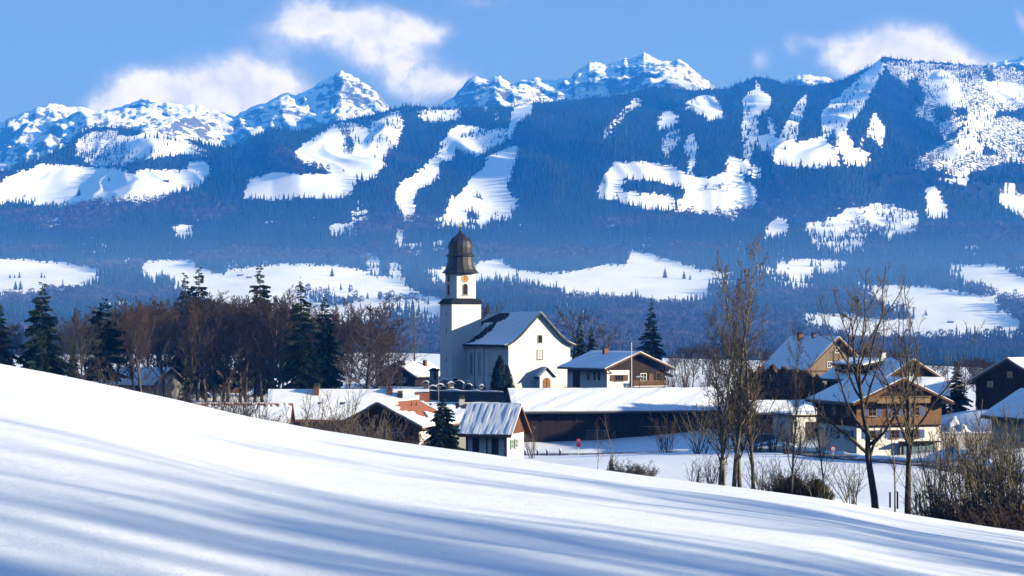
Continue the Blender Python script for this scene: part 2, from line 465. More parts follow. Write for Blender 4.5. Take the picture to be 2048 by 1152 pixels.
for q in [[(165, 487), (215, 486), (215, 494), (170, 493)], [(345, 455), (362, 448), (388, 450), (388, 463), (350, 464)], [(655, 450), (700, 445), (718, 452), (716, 463), (660, 460)],
          [(790, 462), (812, 455), (810, 468), (795, 485)], [(700, 425), (735, 417), (740, 424), (712, 431)], [(728, 506), (750, 505), (764, 525), (758, 536), (738, 534)], [(775, 528), (790, 521), (810, 532), (800, 545), (782, 543)],
          [(800, 487), (842, 485), (845, 496), (812, 497)], [(868, 482), (895, 480), (880, 492), (868, 500)], [(70, 440), (80, 434), (120, 436), (118, 443)], [(1215, 435), (1236, 435), (1236, 443), (1217, 443)], [(525, 441), (552, 441), (550, 446), (528, 446)],
          [(190, 524), (215, 530), (210, 537), (196, 532)], [(455, 520), (470, 518), (480, 530), (460, 538)], [(525, 521), (535, 523), (533, 536), (524, 530)], [(1270, 480), (1304, 472), (1304, 480), (1275, 484)], [(1922, 492), (1965, 490), (1960, 500), (1930, 500)],
          [(2010, 520), (2048, 515), (2048, 524), (2020, 526)], [(240, 518), (262, 512), (258, 526), (242, 530)]]:
    paint(.32, q)
paint(S, [(-300, 517), (0, 517), (34, 517), (103, 523), (200, 537), (200, 549), (178, 561), (137, 571), (89, 571), (65, 582), (0, 582), (-300, 584)])
paint(S, [(273, 530), (290, 522), (325, 518), (372, 520), (388, 524), (388, 534), (410, 537), (431, 547), (444, 546), (478, 537), (533, 530), (560, 528), (608, 527), (615, 527), (670, 530), (700, 535), (734, 540), (734, 550), (813, 555), (813, 574), (830, 581), (854, 591), (883, 597), (890, 628), (864, 629), (813, 615), (768, 619), (740, 640), (560, 645), (500, 610), (420, 600), (380, 580), (350, 565), (340, 550), (320, 540), (310, 560), (295, 545)])
paint(.35, [(590, 575), (700, 580), (730, 610), (640, 615)])
paint(.5, [(750, 592), (860, 606), (860, 610), (760, 600)])
paint(S, [(840, 542), (891, 533), (946, 528), (1001, 516), (1025, 511), (1033, 513), (1008, 518), (1008, 530), (1028, 537), (1079, 545), (1110, 545), (1155, 540), (1199, 530), (1257, 526), (1259, 497), (1295, 506), (1349, 520), (1400, 537), (1440, 543), (1475, 546), (1475, 557), (1440, 556), (1410, 560), (1430, 580), (1400, 590), (1350, 597), (1300, 598), (1275, 588), (1235, 588), (1190, 585), (1150, 580), (1108, 572), (1060, 560), (1020, 552), (985, 550), (955, 560), (930, 565), (890, 560)])
paint(S, [(1108, 583), (1135, 586), (1192, 608), (1180, 613), (1130, 598)])
paint(S, [(1228, 600), (1275, 604), (1272, 611), (1230, 608)])
paint(S, [(1552, 522), (1581, 524), (1583, 517), (1647, 517), (1696, 524), (1687, 531), (1658, 537), (1629, 531), (1620, 545), (1600, 548), (1580, 540), (1556, 537)])
paint(S, [(1501, 528), (1534, 531), (1570, 546), (1629, 550), (1629, 560), (1592, 564), (1556, 553), (1505, 535)])
paint(S, [(1892, 526), (1921, 528), (1994, 528), (2048, 557), (2300, 620), (2300, 635), (2048, 597), (2030, 583), (1976, 575), (1965, 564), (1935, 557), (1921, 542), (1903, 539)])
paint(S, [(1884, 560), (1935, 564), (1930, 572), (1888, 570)])
paint(S, [(1665, 561), (1720, 564), (1757, 570), (1855, 572), (1903, 584), (1976, 594), (2048, 603), (2300, 625), (2300, 645), (2048, 608), (1994, 610), (1990, 619), (2001, 626), (2041, 641), (2048, 652), (2300, 700), (2300, 672), (2048, 661), (1976, 663), (1870, 663), (1811, 668), (1702, 667), (1640, 650), (1610, 643), (1603, 626), (1702, 626), (1738, 637), (1793, 637), (1848, 634), (1830, 615), (1775, 605), (1738, 583), (1702, 568)])
paint(.15, [(205, 604), (240, 600), (275, 606), (270, 612), (215, 612)])


# streaks of open snow in the gullies of the upper slopes
_g = fbm((_mx + .45 * (_my - 200)) * .028 + 3, _my * .007, 4)
_w = sstep(_mx, 1180, 1300) * sstep(340 - _my, 0, 60) + .55 * sstep(_mx, 620, 700) * sstep(330 - _my, 0, 60) * sstep(1180 - _mx, 0, 80)
cover_map[(cover_map > .9) & (_g > .47 - .16 * _w) & (_w > .3)] = .42
_g2 = fbm(_mx * .05 + 31, _my * .12 + 7, 3)
_g3 = fbm((_mx - .3 * _my) * .06 + 11, _my * .02 + 2, 3)
cover_map[(cover_map < .03) & (_g3 > .42) & (_my < 345)] = .38
cover_map[(cover_map > .9) & (_g2 > .66) & (_my > 400) & (_my < 520)] = .3


def box_blur(m, r):
    for ax in (0, 1):
        q = np.cumsum(np.pad(m, [(r + 1, r) if k == ax else (0, 0) for k in (0, 1)], mode='edge'), axis=ax)
        m = (np.take(q, np.arange(2 * r + 1, q.shape[ax]), ax) - np.take(q, np.arange(0, q.shape[ax] - 2 * r - 1), ax)) / (2 * r + 1)
    return m


edge_map = box_blur(cover_map.astype(np.float64), 7)


def edge(px, py):
    i = np.clip((py - MH0).astype(int), 0, MH1 - MH0 - 1); j = np.clip((px - MW0).astype(int), 0, MW1 - MW0 - 1)
    return edge_map[i, j]


def cover(px, py):
    i = np.clip((py - MH0).astype(int), 0, MH1 - MH0 - 1); j = np.clip((px - MW0).astype(int), 0, MW1 - MW0 - 1)
    return cover_map[i, j]


# ------------------------------------------------------------------ the valley side and the wooded massif: a height field
RIDGE = np.array([(-900, 470), (-400, 400), (0, 345), (60, 322), (100, 307), (130, 292), (160, 266), (190, 251), (240, 254), (300, 263), (370, 275), (430, 294), (470, 294), (500, 281), (545, 260), (600, 264), (640, 254), (690, 240), (740, 232), (780, 221), (810, 213), (860, 215), (960, 215), (1020, 216), (1060, 209), (1110, 206),
                  (1180, 199), (1240, 193), (1300, 180), (1340, 178), (1380, 184), (1420, 180), (1450, 181), (1480, 168), (1510, 156), (1545, 161), (1570, 171), (1620, 173), (1680, 164), (1740, 134), (1765, 115), (1790, 120), (1830, 123), (1880, 127), (1930, 131), (1980, 133), (2048, 138), (2300, 150), (2950, 210)], float)
PROF = np.array([(1700, 800), (2000, 745), (2400, 700), (2700, 662), (3150, 602), (3700, 541), (4000, 503), (4500, 452)], float)


SPURS = [(1765, 1660, 95, 210), (1510, 1590, 80, 200), (1345, 1440, 85, 230), (1070, 1060, 70, 200), (800, 745, 75, 220), (2010, 1840, 80, 260), (560, 600, 60, 180), (1230, 1200, 60, 170), (1880, 1930, 60, 160)]


def massif(px, d):
    """height above the eye at photo column px and depth d"""
    r = np.interp(px, RIDGE[:, 0], RIDGE[:, 1])
    dr = 4500 + (452 - r) * 7.2
    x = (px - 1024) * d / F
    # gentle knolls tilt the profile of the valley side from place to place
    py = np.interp(d, PROF[:, 0], PROF[:, 1])
    t = np.clip((d - 4500) / (dr - 4500), 0, 1)
    py = np.where(d > 4500, 452 - (452 - r) * (0.75 * t + 0.25 * t * t), py)
    z = -(py - HZ) * d / F
    # spurs and gullies running down the slope
    env = sstep(d, 4100, 5000) * (1 - sstep(t, 0.80, 1.0))
    wx = x + 260 * fbm(x / 900 + 5, d / 900, 3)
    spur = fbm(wx / 620 + (d - 5000) / 5200, d / 2600 + 3, 4, True)
    z = z + env * (70 * spur - 14)
    z = z + 9 * fbm(x / 330, d / 330, 4) * sstep(d, 1900, 2600) * (1 - sstep(t, .8, 1))
    knoll = 15 * fbm(x / 520 + 20, d / 700 + 1, 2) * sstep(d, 2500, 2900) * (1 - sstep(d, 3900, 4500))
    z = z + knoll
    # main spurs that come down from the ridge; their left flanks lie away from the sun
    for top_px, foot_px, A, w in SPURS:
        dx = (px - (foot_px + (top_px - foot_px) * t)) * d / F
        z = z + A * np.sin(math.pi * np.clip(t * .9 + .08, 0, 1)) * np.exp(-np.sqrt((dx / w) ** 2 + .03)) * (d > 4400) * sstep(t, 0, .25)
    lim = (HZ - (r + 2 + 46 * (1 - t))) * d / F
    q = np.clip((lim - z) / 6.0, -40, 40)
    z = np.where((d > 4900) & (d < dr), lim - 6.0 * np.log1p(np.exp(q)), z)
    z = z - np.maximum(d - dr, 0) * 0.5
    return z


MPX = np.concatenate([np.arange(-900, -120, 20), np.arange(-120, 2170, 4), np.arange(2170, 2960, 20)]).astype(float)
MD = np.concatenate([np.arange(1750, 4400, 16), np.arange(4400, 7350, 11)]).astype(float)
PX, D = np.meshgrid(MPX, MD)
MZ = massif(PX, D)
MPY = HZ - MZ * F / D
forest_at = np.minimum(cover(PX, MPY), cover(PX, MPY - 15.0 * F / D / .8 * .8))


def far_snow_material():
    m = bpy.data.materials.new('valley_side'); m.use_nodes = True
    T = NT(m.node_tree); b = T.n['Principled BSDF']
    b.inputs['Roughness'].default_value = 0.8; b.inputs['Specular IOR Level'].default_value = 0.1
    at = T.node('ShaderNodeAttribute', attribute_name='wood')
    g = T.node('ShaderNodeNewGeometry')
    n = T.noise(g.outputs['Position'], 0.02, 6, 0.65)
    n2 = T.noise(g.outputs['Position'], 0.11, 4, 0.6)
    snow = T.mix(n, (0.80, 0.82, 0.85), (0.88, 0.885, 0.89))
    grass = T.math('MULTIPLY', T.step(T.math('ADD', T.math('MULTIPLY', n, .6), T.math('MULTIPLY', n2, .4)), 0.58, 0.66), 0.28)
    snow = T.mix(grass, snow, (0.35, 0.30, 0.22))
    f = T.step(T.math('ADD', at.outputs['Fac'], T.math('MULTIPLY', T.math('SUBTRACT', n2, 0.5), 1.1)), 0.42, 0.62)
    T.link(T.mix(f, snow, (0.018, 0.022, 0.022)), b.inputs['Base Color'])
    return m


me = mesh_np('valley_side', np.stack([(PX - 1024) * D / F, D, MZ], -1).reshape(-1, 3), grid_faces(*PX.shape), far_snow_material(), True)
a = me.attributes.new('wood', 'FLOAT', 'POINT'); a.data.foreach_set('value', forest_at.ravel().astype(np.float32))
o = obj('mountain_slope', me); tag(o, kind='structure')

# ------------------------------------------------------------------ rocky peaks behind
PEAK = np.array([(-900, 330), (-400, 285), (0, 245), (40, 228), (95, 208), (130, 212), (200, 218), (235, 212), (270, 200), (290, 198), (340, 207), (400, 210), (440, 222), (470, 232), (480, 225), (500, 215), (530, 207), (570, 186), (590, 191), (615, 182), (650, 160), (672, 147), (685, 143), (700, 148), (730, 167), (760, 191), (780, 212), (800, 228), (850, 232), (880, 212), (905, 195), (920, 178), (940, 158), (955, 153),
                 (975, 158), (1000, 152), (1020, 165), (1040, 160), (1075, 155), (1100, 160), (1140, 155), (1165, 132), (1180, 122), (1215, 126), (1245, 116), (1270, 113), (1287, 103), (1305, 113), (1330, 121), (1355, 118), (1375, 130), (1400, 150), (1420, 166), (1440, 182), (1500, 190), (1570, 162), (1590, 151), (1620, 149), (1650, 152), (1690, 172), (1800, 160), (1950, 135), (1990, 124), (2020, 119), (2048, 111), (2200, 95), (2500, 140), (2950, 200)], float)


def peaks(px, d):
    r = np.interp(px, PEAK[:, 0], PEAK[:, 1]) + 2.0 * vnoise(px * .12, px * 0) + 1.2 * vnoise(px * .33, px * 0 + 3)
    top = 8900.0
    zt = -(r - HZ) * top / F
    x = (px - 1024) * d / F
    t = (d - 7050) / (top - 7050)
    # the whole range stands on a shelf; each summit falls off to the front
    base = -(np.interp(px, RIDGE[:, 0], RIDGE[:, 1]) + 45 - HZ) * 7050 / F
    tt = np.clip(t, 0, 1)
    z = base + (zt - base) * (0.45 * tt + 0.55 * tt ** 1.6)
    env = (1 - 0.9 * sstep(tt, .86, 1.0)) * sstep(tt, 0, .2)
    wx = x + 160 * fbm(x / 500, d / 500 + 7, 3)
    z = z + env * (125 * fbm(wx / 470 + d / 2300, d / 1500, 6, True) + 30 * fbm(x / 120 + d / 300, d / 170, 5, True))
    # nothing in front stands higher than the crest line
    lim = (HZ - (r - 1.0 + 22 * (1 - tt))) * d / F
    k = 5.0
    q = np.clip((lim - z) / k, -40, 40)
    z = np.where(d < top, lim - k * np.log1p(np.exp(q)) , z)
    z = z - np.maximum(d - top, 0) * 0.9
    return z


PPX = np.concatenate([np.arange(-900, -60, 20), np.arange(-60, 2110, 4), np.arange(2110, 2960, 20)]).astype(float)
PD = np.arange(7050, 9250, 14).astype(float)
PX, D = np.meshgrid(PPX, PD)
PZ = peaks(PX, D)


def peak_material():
    m = bpy.data.materials.new('peak_rock_and_snow'); m.use_nodes = True
    T = NT(m.node_tree); b = T.n['Principled BSDF']
    b.inputs['Roughness'].default_value = 0.85; b.inputs['Specular IOR Level'].default_value = 0.1
    g = T.node('ShaderNodeNewGeometry')
    sp = T.node('ShaderNodeSeparateXYZ'); T.link(g.outputs['Normal'], sp.inputs[0])
    n = T.noise(g.outputs['Position'], 0.012, 8, 0.68)
    mp = T.node('ShaderNodeMapping'); mp.inputs['Scale'].default_value = (1, .6, 2.6); mp.inputs['Rotation'].default_value = (0, .35, 0)
    T.link(g.outputs['Position'], mp.inputs[0])
    n2 = T.noise(mp.outputs[0], 0.03, 9, 0.72)
    v = T.math('ADD', T.math('MULTIPLY', T.math('SUBTRACT', 1.0, sp.outputs[2]), 0.75), T.math('ADD', T.math('MULTIPLY', n, 0.35), T.math('MULTIPLY', n2, 0.85)))
    f = T.step(v, 0.74, 0.80)
    rock = T.mix(n2, (0.06, 0.062, 0.068), (0.17, 0.165, 0.16))
    T.link(T.mix(f, (0.87, 0.875, 0.88), rock), b.inputs['Base Color'])
    bp = T.node('ShaderNodeBump'); bp.inputs['Strength'].default_value = 0.8; bp.inputs['Distance'].default_value = 26
    T.link(T.math('ADD', n2, n), bp.inputs['Height']); T.link(bp.outputs[0], b.inputs['Normal'])
    return m


o = obj('mountain_peaks', mesh_np('mountain_peaks', np.stack([(PX - 1024) * D / F, D, PZ], -1).reshape(-1, 3), grid_faces(*PX.shape), peak_material(), True))
tag(o, kind='structure')
# ------------------------------------------------------------------ far forest: one mass of many thousand trees on the slopes (geometry nodes)
def far_spruce(seed, spread):
    r = np.random.default_rng(seed)
    V, Fc = [], []
    n = 6
    for k in range(5):
        zb = 0.02 + 0.17 * k; zt = zb + 0.36 - 0.02 * k
        rad = spread * (1 - k / 5.6)
        b = len(V); V.append((0, 0, min(zt, 1.0)))
        for i in range(n * 2):
            a = math.pi * i / n + k * 0.7 + seed
            q = rad * (r.uniform(.8, 1.15) if i % 2 == 0 else r.uniform(.45, .65))
            V.append((q * math.cos(a), q * math.sin(a), zb + (0 if i % 2 == 0 else .06) + r.uniform(-.02, .02)))
        for i in range(n * 2): Fc.append((b, b + 1 + i, b + 1 + (i + 1) % (n * 2)))
    return np.array(V), np.array(Fc)


def far_broadleaf(seed):
    r = np.random.default_rng(seed)
    V, Fc = [], []
    for i in range(46):
        v = r.normal(size=3); v /= np.linalg.norm(v)
        q = r.uniform(.45, 1) ** .5
        c = np.array([v[0] * .34 * q, v[1] * .34 * q, .6 + v[2] * .38 * q])
        dirv = c - np.array([0, 0, .1]); dirv /= np.linalg.norm(dirv)
        s = np.cross(dirv, r.normal(size=3)); s /= np.linalg.norm(s)
        b = len(V)
        V += [c - dirv * .12 - s * .05, c - dirv * .12 + s * .05, c + dirv * .12]
        Fc.append((b, b + 1, b + 2))
    b = len(V)
    V += [(-.02, 0, 0), (.02, 0, 0), (0, 0, .7)]; Fc.append((b, b + 1, b + 2))
    return np.array(V), np.array(Fc)


def far_tree_material(name, lo, hi):
    """each tree its own tint, stands of trees differ too"""
    m = bpy.data.materials.new(name); m.use_nodes = True
    T = NT(m.node_tree); b = T.n['Principled BSDF']
    b.inputs['Roughness'].default_value = 0.9; b.inputs['Specular IOR Level'].default_value = 0.05
    oi = T.node('ShaderNodeObjectInfo'); g = T.node('ShaderNodeNewGeometry')
    n = T.noise(g.outputs['Position'], 0.006, 4, 0.6)
    f = T.math('ADD', T.math('MULTIPLY', oi.outputs['Random'], 0.55), T.math('MULTIPLY', T.step(n, .35, .65), 0.45))
    T.link(T.mix(f, lo, hi), b.inputs['Base Color'])
    return m


NEEDLE_FAR = far_tree_material('far_needles', (0.004, 0.013, 0.012), (0.024, 0.042, 0.028))
TWIG_FAR = far_tree_material('far_twigs', (0.026, 0.025, 0.028), (0.075, 0.058, 0.052))


def forest_object(name, label, pts, scl, proto_data):
    me = bpy.data.meshes.new(name)
    me.vertices.add(len(pts)); me.vertices.foreach_set('co', np.asarray(pts, np.float32).ravel())
    a = me.attributes.new('scl', 'FLOAT', 'POINT'); a.data.foreach_set('value', np.asarray(scl, np.float32))
    a = me.attributes.new('turn', 'FLOAT', 'POINT'); a.data.foreach_set('value', rng.uniform(0, 6.28, len(pts)).astype(np.float32))
    o = obj(name, me); tag(o, label, 'forest', kind='stuff')
    proto = bpy.data.objects.new(name + '_seed', mesh_np(name + '_seed', *proto_data))
    ng = bpy.data.node_groups.new(name, 'GeometryNodeTree')
    ng.interface.new_socket('Geometry', in_out='INPUT', socket_type='NodeSocketGeometry')
    ng.interface.new_socket('Geometry', in_out='OUTPUT', socket_type='NodeSocketGeometry')
    N = ng.nodes; L = ng.links
    gi = N.new('NodeGroupInput'); go = N.new('NodeGroupOutput')
    oi = N.new('GeometryNodeObjectInfo'); oi.inputs['Object'].default_value = proto
    ip = N.new('GeometryNodeInstanceOnPoints')
    s = N.new('GeometryNodeInputNamedAttribute'); s.data_type = 'FLOAT'; s.inputs[0].default_value = 'scl'
    t = N.new('GeometryNodeInputNamedAttribute'); t.data_type = 'FLOAT'; t.inputs[0].default_value = 'turn'
    cb = N.new('ShaderNodeCombineXYZ')
    L.new(t.outputs[0], cb.inputs[2])
    e2r = N.new('FunctionNodeEulerToRotation'); L.new(cb.outputs[0], e2r.inputs[0])
    L.new(gi.outputs[0], ip.inputs['Points']); L.new(oi.outputs['Geometry'], ip.inputs['Instance'])
    L.new(e2r.outputs[0], ip.inputs['Rotation']); L.new(s.outputs[0], ip.inputs['Scale'])
    L.new(ip.outputs[0], go.inputs[0])
    md = o.modifiers.new('trees', 'NODES'); md.node_group = ng
    return o


def massif_z(px, d):
    """bilinear read of the built height field"""
    j = np.clip(np.searchsorted(MPX, px) - 1, 0, len(MPX) - 2); i = np.clip(np.searchsorted(MD, d) - 1, 0, len(MD) - 2)
    u = (px - MPX[j]) / (MPX[j + 1] - MPX[j]); v = (d - MD[i]) / (MD[i + 1] - MD[i])
    return (MZ[i, j] * (1 - u) + MZ[i, j + 1] * u) * (1 - v) + (MZ[i + 1, j] * (1 - u) + MZ[i + 1, j + 1] * u) * v


def scatter(d0, d1, step):
    out = []
    for y in np.arange(d0, d1, step):
        x0, x1 = (-180 - 1024) * y / F, (2230 - 1024) * y / F
        x = np.arange(x0, x1, step)
        out.append(np.stack([x, np.full(len(x), y)], 1))
    p = np.concatenate(out)
    return p + rng.uniform(-.5, .5, p.shape) * step


pp = np.concatenate([scatter(2050, 3200, 8.5), scatter(3200, 4400, 10.0), scatter(4400, 7000, 12.5)])
px = 1024 + F * pp[:, 0] / pp[:, 1]
z = massif_z(px, pp[:, 1]); py = HZ - z * F / pp[:, 1]
c = cover(px, py)
ridge_py = np.interp(px, RIDGE[:, 0], RIDGE[:, 1])
dr = 4500 + (452 - ridge_py) * 7.2
clump = fbm(pp[:, 0] / 45, pp[:, 1] / 70, 3)
ctop = cover(px, py - 15.0 * F / pp[:, 1])
c = np.where((c > .9) & (ctop < .9), ctop * .6, c)
stray = (c < .05) & (rng.random(len(c)) < .30 * edge(px, py - 8) ** 1.6) & (edge(px, py) > .1)
keep = np.where(c > .9, rng.random(len(c)) < .93, np.where(c > .01, (clump * .9 + rng.random(len(c)) * .55) < (c * 1.15 - .28), False)) & (pp[:, 1] < dr + 40)
keep |= stray & (pp[:, 1] < dr)
pp, z, px, py, c = pp[keep], z[keep], px[keep], py[keep], c[keep]
pts = np.stack([pp[:, 0], pp[:, 1], z - .5], 1)
hgt = rng.uniform(15, 27, len(pts)) * (0.85 + .2 * fbm(pp[:, 0] / 90, pp[:, 1] / 90, 2))
hgt *= np.where(c > .9, 1, rng.uniform(.35, .95, len(c))) * np.where(py < 260, .82, 1)
# broadleaved woods on the valley floor and in belts on the massif
bl = (fbm(pp[:, 0] / 260 + 40, pp[:, 1] / 260, 3) + np.where((py > 585) & (py < 720), .30, -.12)) > .12
bl &= (py > 300)
sel = rng.integers(0, 3, len(pts))
for k, (nm, lb) in enumerate([('mountain_forest', 'dark spruce forest covering the blue mountain slopes beyond the village'),
                              ('mountain_forest', 'slender spruces mixed through the blue mountain forest'),
                              ('mountain_forest', 'broad spruces mixed through the blue mountain forest')]):
    m = (sel == k) & ~bl
    forest_object(nm, lb, pts[m], hgt[m], (*far_spruce(11 + k, (.17, .14, .21)[k]), NEEDLE_FAR))
forest_object('valley_woodland', 'bare greyish broadleaved woodland across the hazy valley', pts[bl], hgt[bl] * .85, (*far_broadleaf(5), TWIG_FAR))
# ------------------------------------------------------------------ building helpers
PLASTER = material('white_plaster', (0.77, 0.765, 0.75), 0.9, (0.83, 0.825, 0.815), 0.6, bump=0.1, bscale=8)
PLASTER_OLD = material('aged_plaster', (0.66, 0.63, 0.58), 0.9, (0.76, 0.73, 0.68), 0.8, bump=0.15, bscale=6)
PLASTER_GREY = material('grey_plaster', (0.33, 0.32, 0.31), 0.9, (0.42, 0.41, 0.39), 0.8)
WOOD_DARK = plank_material('dark_boards', (0.016, 0.010, 0.007), (0.048, 0.029, 0.017), 0.2)
WOOD_RED = plank_material('red_brown_boards', (0.085, 0.036, 0.016), (0.16, 0.075, 0.032), 0.2)
WOOD_GABLE = plank_material('weathered_boards', (0.16, 0.12, 0.085), (0.30, 0.23, 0.165), 0.24)
WOOD_WARM = plank_material('warm_shingle_boards', (0.17, 0.085, 0.036), (0.28, 0.155, 0.075), 0.16, 'Z')
WOOD_PLAIN = material('brown_timber', (0.10, 0.052, 0.026), 0.8, (0.17, 0.09, 0.045), 4, stretch=(1, 1, .2))
TIMBER_PALE = material('pale_timber', (0.30, 0.20, 0.115), 0.8, (0.22, 0.14, 0.08), 4)
TILE_RED = material('red_roof_tile', (0.24, 0.075, 0.032), 0.8, (0.34, 0.12, 0.055), 2.5, bump=0.5, bscale=9)
TILE_DARK = material('dark_roof_tile', (0.045, 0.038, 0.035), 0.75, (0.075, 0.06, 0.055), 2.5, bump=0.5, bscale=9)
SLATE = material('slate', (0.012, 0.014, 0.018), 0.85, (0.026, 0.028, 0.032), 2.0, bump=0.4, bscale=7, spec=.08)
DOME = material('weathered_copper_sheet', (0.010, 0.012, 0.011), 0.55, (0.042, 0.031, 0.021), 0.5, spec=0.5, stretch=(2.2, 2.2, .35), metallic=0.15)
GLASS = material('window_glass', (0.012, 0.016, 0.022), 0.12, spec=0.6)
BRICK = material('chimney_brick', (0.30, 0.12, 0.065), 0.9, (0.20, 0.075, 0.045), 6, bump=.4, bscale=14)
METAL = material('grey_metal', (0.28, 0.29, 0.30), 0.45, (0.2, 0.21, 0.22), 3, metallic=0.4)
METAL_DARK = material('dark_metal', (0.03, 0.032, 0.036), 0.5)
SHUT_BLUE = material('blue_shutter_paint', (0.075, 0.12, 0.33), 0.6, (0.055, 0.09, 0.25), 4)
SHUT_GREEN = material('green_shutter_paint', (0.06, 0.14, 0.07), 0.6, (0.04, 0.10, 0.05), 4)
WHITE = material('white_paint', (0.78, 0.78, 0.77), 0.55)
GOLD = material('gilt', (0.75, 0.48, 0.14), 0.3, metallic=0.9)
CLOCK_O = material('orange_clock_paint', (0.72, 0.27, 0.035), 0.6, (0.60, 0.22, 0.03), 5)
STONE = material('grey_stone', (0.22, 0.21, 0.20), 0.9, (0.33, 0.31, 0.29), 4, bump=.3, bscale=10)
STONE_DARK = material('dark_stone', (0.07, 0.066, 0.062), 0.9, (0.12, 0.112, 0.10), 2, bump=.5, bscale=5)
STONE_BLACK = material('polished_dark_stone', (0.02, 0.02, 0.022), 0.25, (0.035, 0.035, 0.035), 5)
STONE_TAN = material('tan_stone', (0.34, 0.25, 0.16), 0.85, (0.26, 0.19, 0.12), 5)

V3 = Vector


class MB:
    """collects shapes into one mesh"""
    def __init__(s): s.v = []; s.f = []
    def poly(s, pts):
        b = len(s.v); s.v += [tuple(p) for p in pts]; s.f.append(tuple(range(b, b + len(pts)))); return s
    def box(s, c, size, u=(1, 0, 0), n=(0, 1, 0)):
        c = V3(c); u = V3(u).normalized(); n = V3(n).normalized(); w = u.cross(n)
        a, d, h = size[0] / 2, size[1] / 2, size[2] / 2
        b = len(s.v)
        for k in (-1, 1):
            for i, j in ((-1, -1), (1, -1), (1, 1), (-1, 1)):
                s.v.append(tuple(c + u * a * i + n * d * j + w * h * k))
        for q in ((3, 2, 1, 0), (4, 5, 6, 7), (0, 1, 5, 4), (1, 2, 6, 5), (2, 3, 7, 6), (3, 0, 4, 7)): s.f.append(tuple(b + i for i in q))
        return s
    def bar(s, p0, p1, w, h=None):
        p0 = V3(p0); p1 = V3(p1); d = p1 - p0
        up = V3((0, 0, 1)) if abs(d.normalized().z) < .95 else V3((1, 0, 0))
        side = d.cross(up).normalized()
        return s.box((p0 + p1) / 2, (d.length, w, h or w), d, side)
    def prism(s, outline, y0, y1):
        """outline of (x, z) points, counter-clockwise seen from -y, run from y0 to y1"""
        n = len(outline); b = len(s.v)
        for y in (y0, y1):
            for x, z in outline: s.v.append((x, y, z))
        s.f.append(tuple(range(b, b + n))); s.f.append(tuple(range(b + 2 * n - 1, b + n - 1, -1)))
        for i in range(n):
            j = (i + 1) % n; s.f.append((b + j, b + i, b + n + i, b + n + j))
        return s
    def tube(s, p0, p1, r0, r1, n=8, cap=True):
        p0 = V3(p0); p1 = V3(p1); d = (p1 - p0).normalized()
        a = d.orthogonal().normalized(); c = d.cross(a); b = len(s.v)
        for p, r in ((p0, r0), (p1, r1)):
            for i in range(n):
                t = 2 * math.pi * i / n; s.v.append(tuple(p + a * r * math.cos(t) + c * r * math.sin(t)))
        for i in range(n): j = (i + 1) % n; s.f.append((b + i, b + j, b + n + j, b + n + i))
        if cap: s.f.append(tuple(range(b + n - 1, b - 1, -1))); s.f.append(tuple(range(b + n, b + 2 * n)))
        return s
    def lathe(s, prof, n=16, c=(0, 0, 0), wob=None):
        b = len(s.v)
        for r, z in prof:
            for i in range(n):
                t = 2 * math.pi * (i + .5) / n; q = r * (wob(i) if wob else 1)
                s.v.append((c[0] + q * math.cos(t), c[1] + q * math.sin(t), c[2] + z))
        for k in range(len(prof) - 1):
            for i in range(n):
                j = (i + 1) % n; s.f.append((b + k * n + i, b + k * n + j, b + (k + 1) * n + j, b + (k + 1) * n + i))
        s.f.append(tuple(range(b + n - 1, b - 1, -1))); s.f.append(tuple(range(b + (len(prof) - 1) * n, b + len(prof) * n)))
        return s
    def build(s, name, mat, parent=None, loc=None, rot=None, smooth=False):
        me = bpy.data.meshes.new(name); me.from_pydata(s.v, [], s.f)
        if smooth: me.polygons.foreach_set('use_smooth', [True] * len(me.polygons))
        me.materials.append(mat); me.update()
        return obj(name, me, parent, loc, rot)


def shell(name, parent, nu, nv, pos, normal, thick, mask=None, mat=None, wob=.35):
    """a blanket of snow: grid over u, v in 0..1; pos(u, v) -> point, lying on it with a rounded edge and an uneven top"""
    mat = mat or SNOW
    keep = np.ones((nu, nv), bool)
    if mask:
        for i in range(nu):
            for j in range(nv): keep[i, j] = mask((i + .5) / nu, (j + .5) / nv)
    cnt = np.zeros((nu + 1, nv + 1))
    for di in (0, 1):
        for dj in (0, 1): cnt[di:nu + di, dj:nv + dj] += keep
    sx, sy = random.uniform(0, 90), random.uniform(0, 90)
    idx = {}; V = []; Fc = []
    nrm = V3(normal).normalized()
    def vid(i, j, top):
        k = (i, j, top)
        if k not in idx:
            p = V3(pos(i / nu, j / nv))
            if top:
                w = float(vnoise(np.array([p.x * .7 + p.y * .5 + sx]), np.array([p.z * .9 - p.x * .3 + sy]))[0])
                t = thick * (1 + wob * w) * (1.0 if cnt[i, j] == 4 else .72)
                p = p + nrm * t
            else: p = p + nrm * .006
            idx[k] = len(V); V.append(tuple(p))
        return idx[k]
    for i in range(nu):
        for j in range(nv):
            if not keep[i, j]: continue
            Fc.append((vid(i, j, 1), vid(i + 1, j, 1), vid(i + 1, j + 1, 1), vid(i, j + 1, 1)))
            for (a, b, ni, nj) in (((i, j), (i + 1, j), i, j - 1), ((i + 1, j), (i + 1, j + 1), i + 1, j), ((i + 1, j + 1), (i, j + 1), i, j + 1), ((i, j + 1), (i, j), i - 1, j)):
                if not (0 <= ni < nu and 0 <= nj < nv and keep[ni, nj]):
                    Fc.append((vid(*a, 0), vid(*b, 0), vid(*b, 1), vid(*a, 1)))
    me = bpy.data.meshes.new(name); me.from_pydata(V, [], Fc); me.materials.append(mat); me.update()
    return obj(name, me, parent)


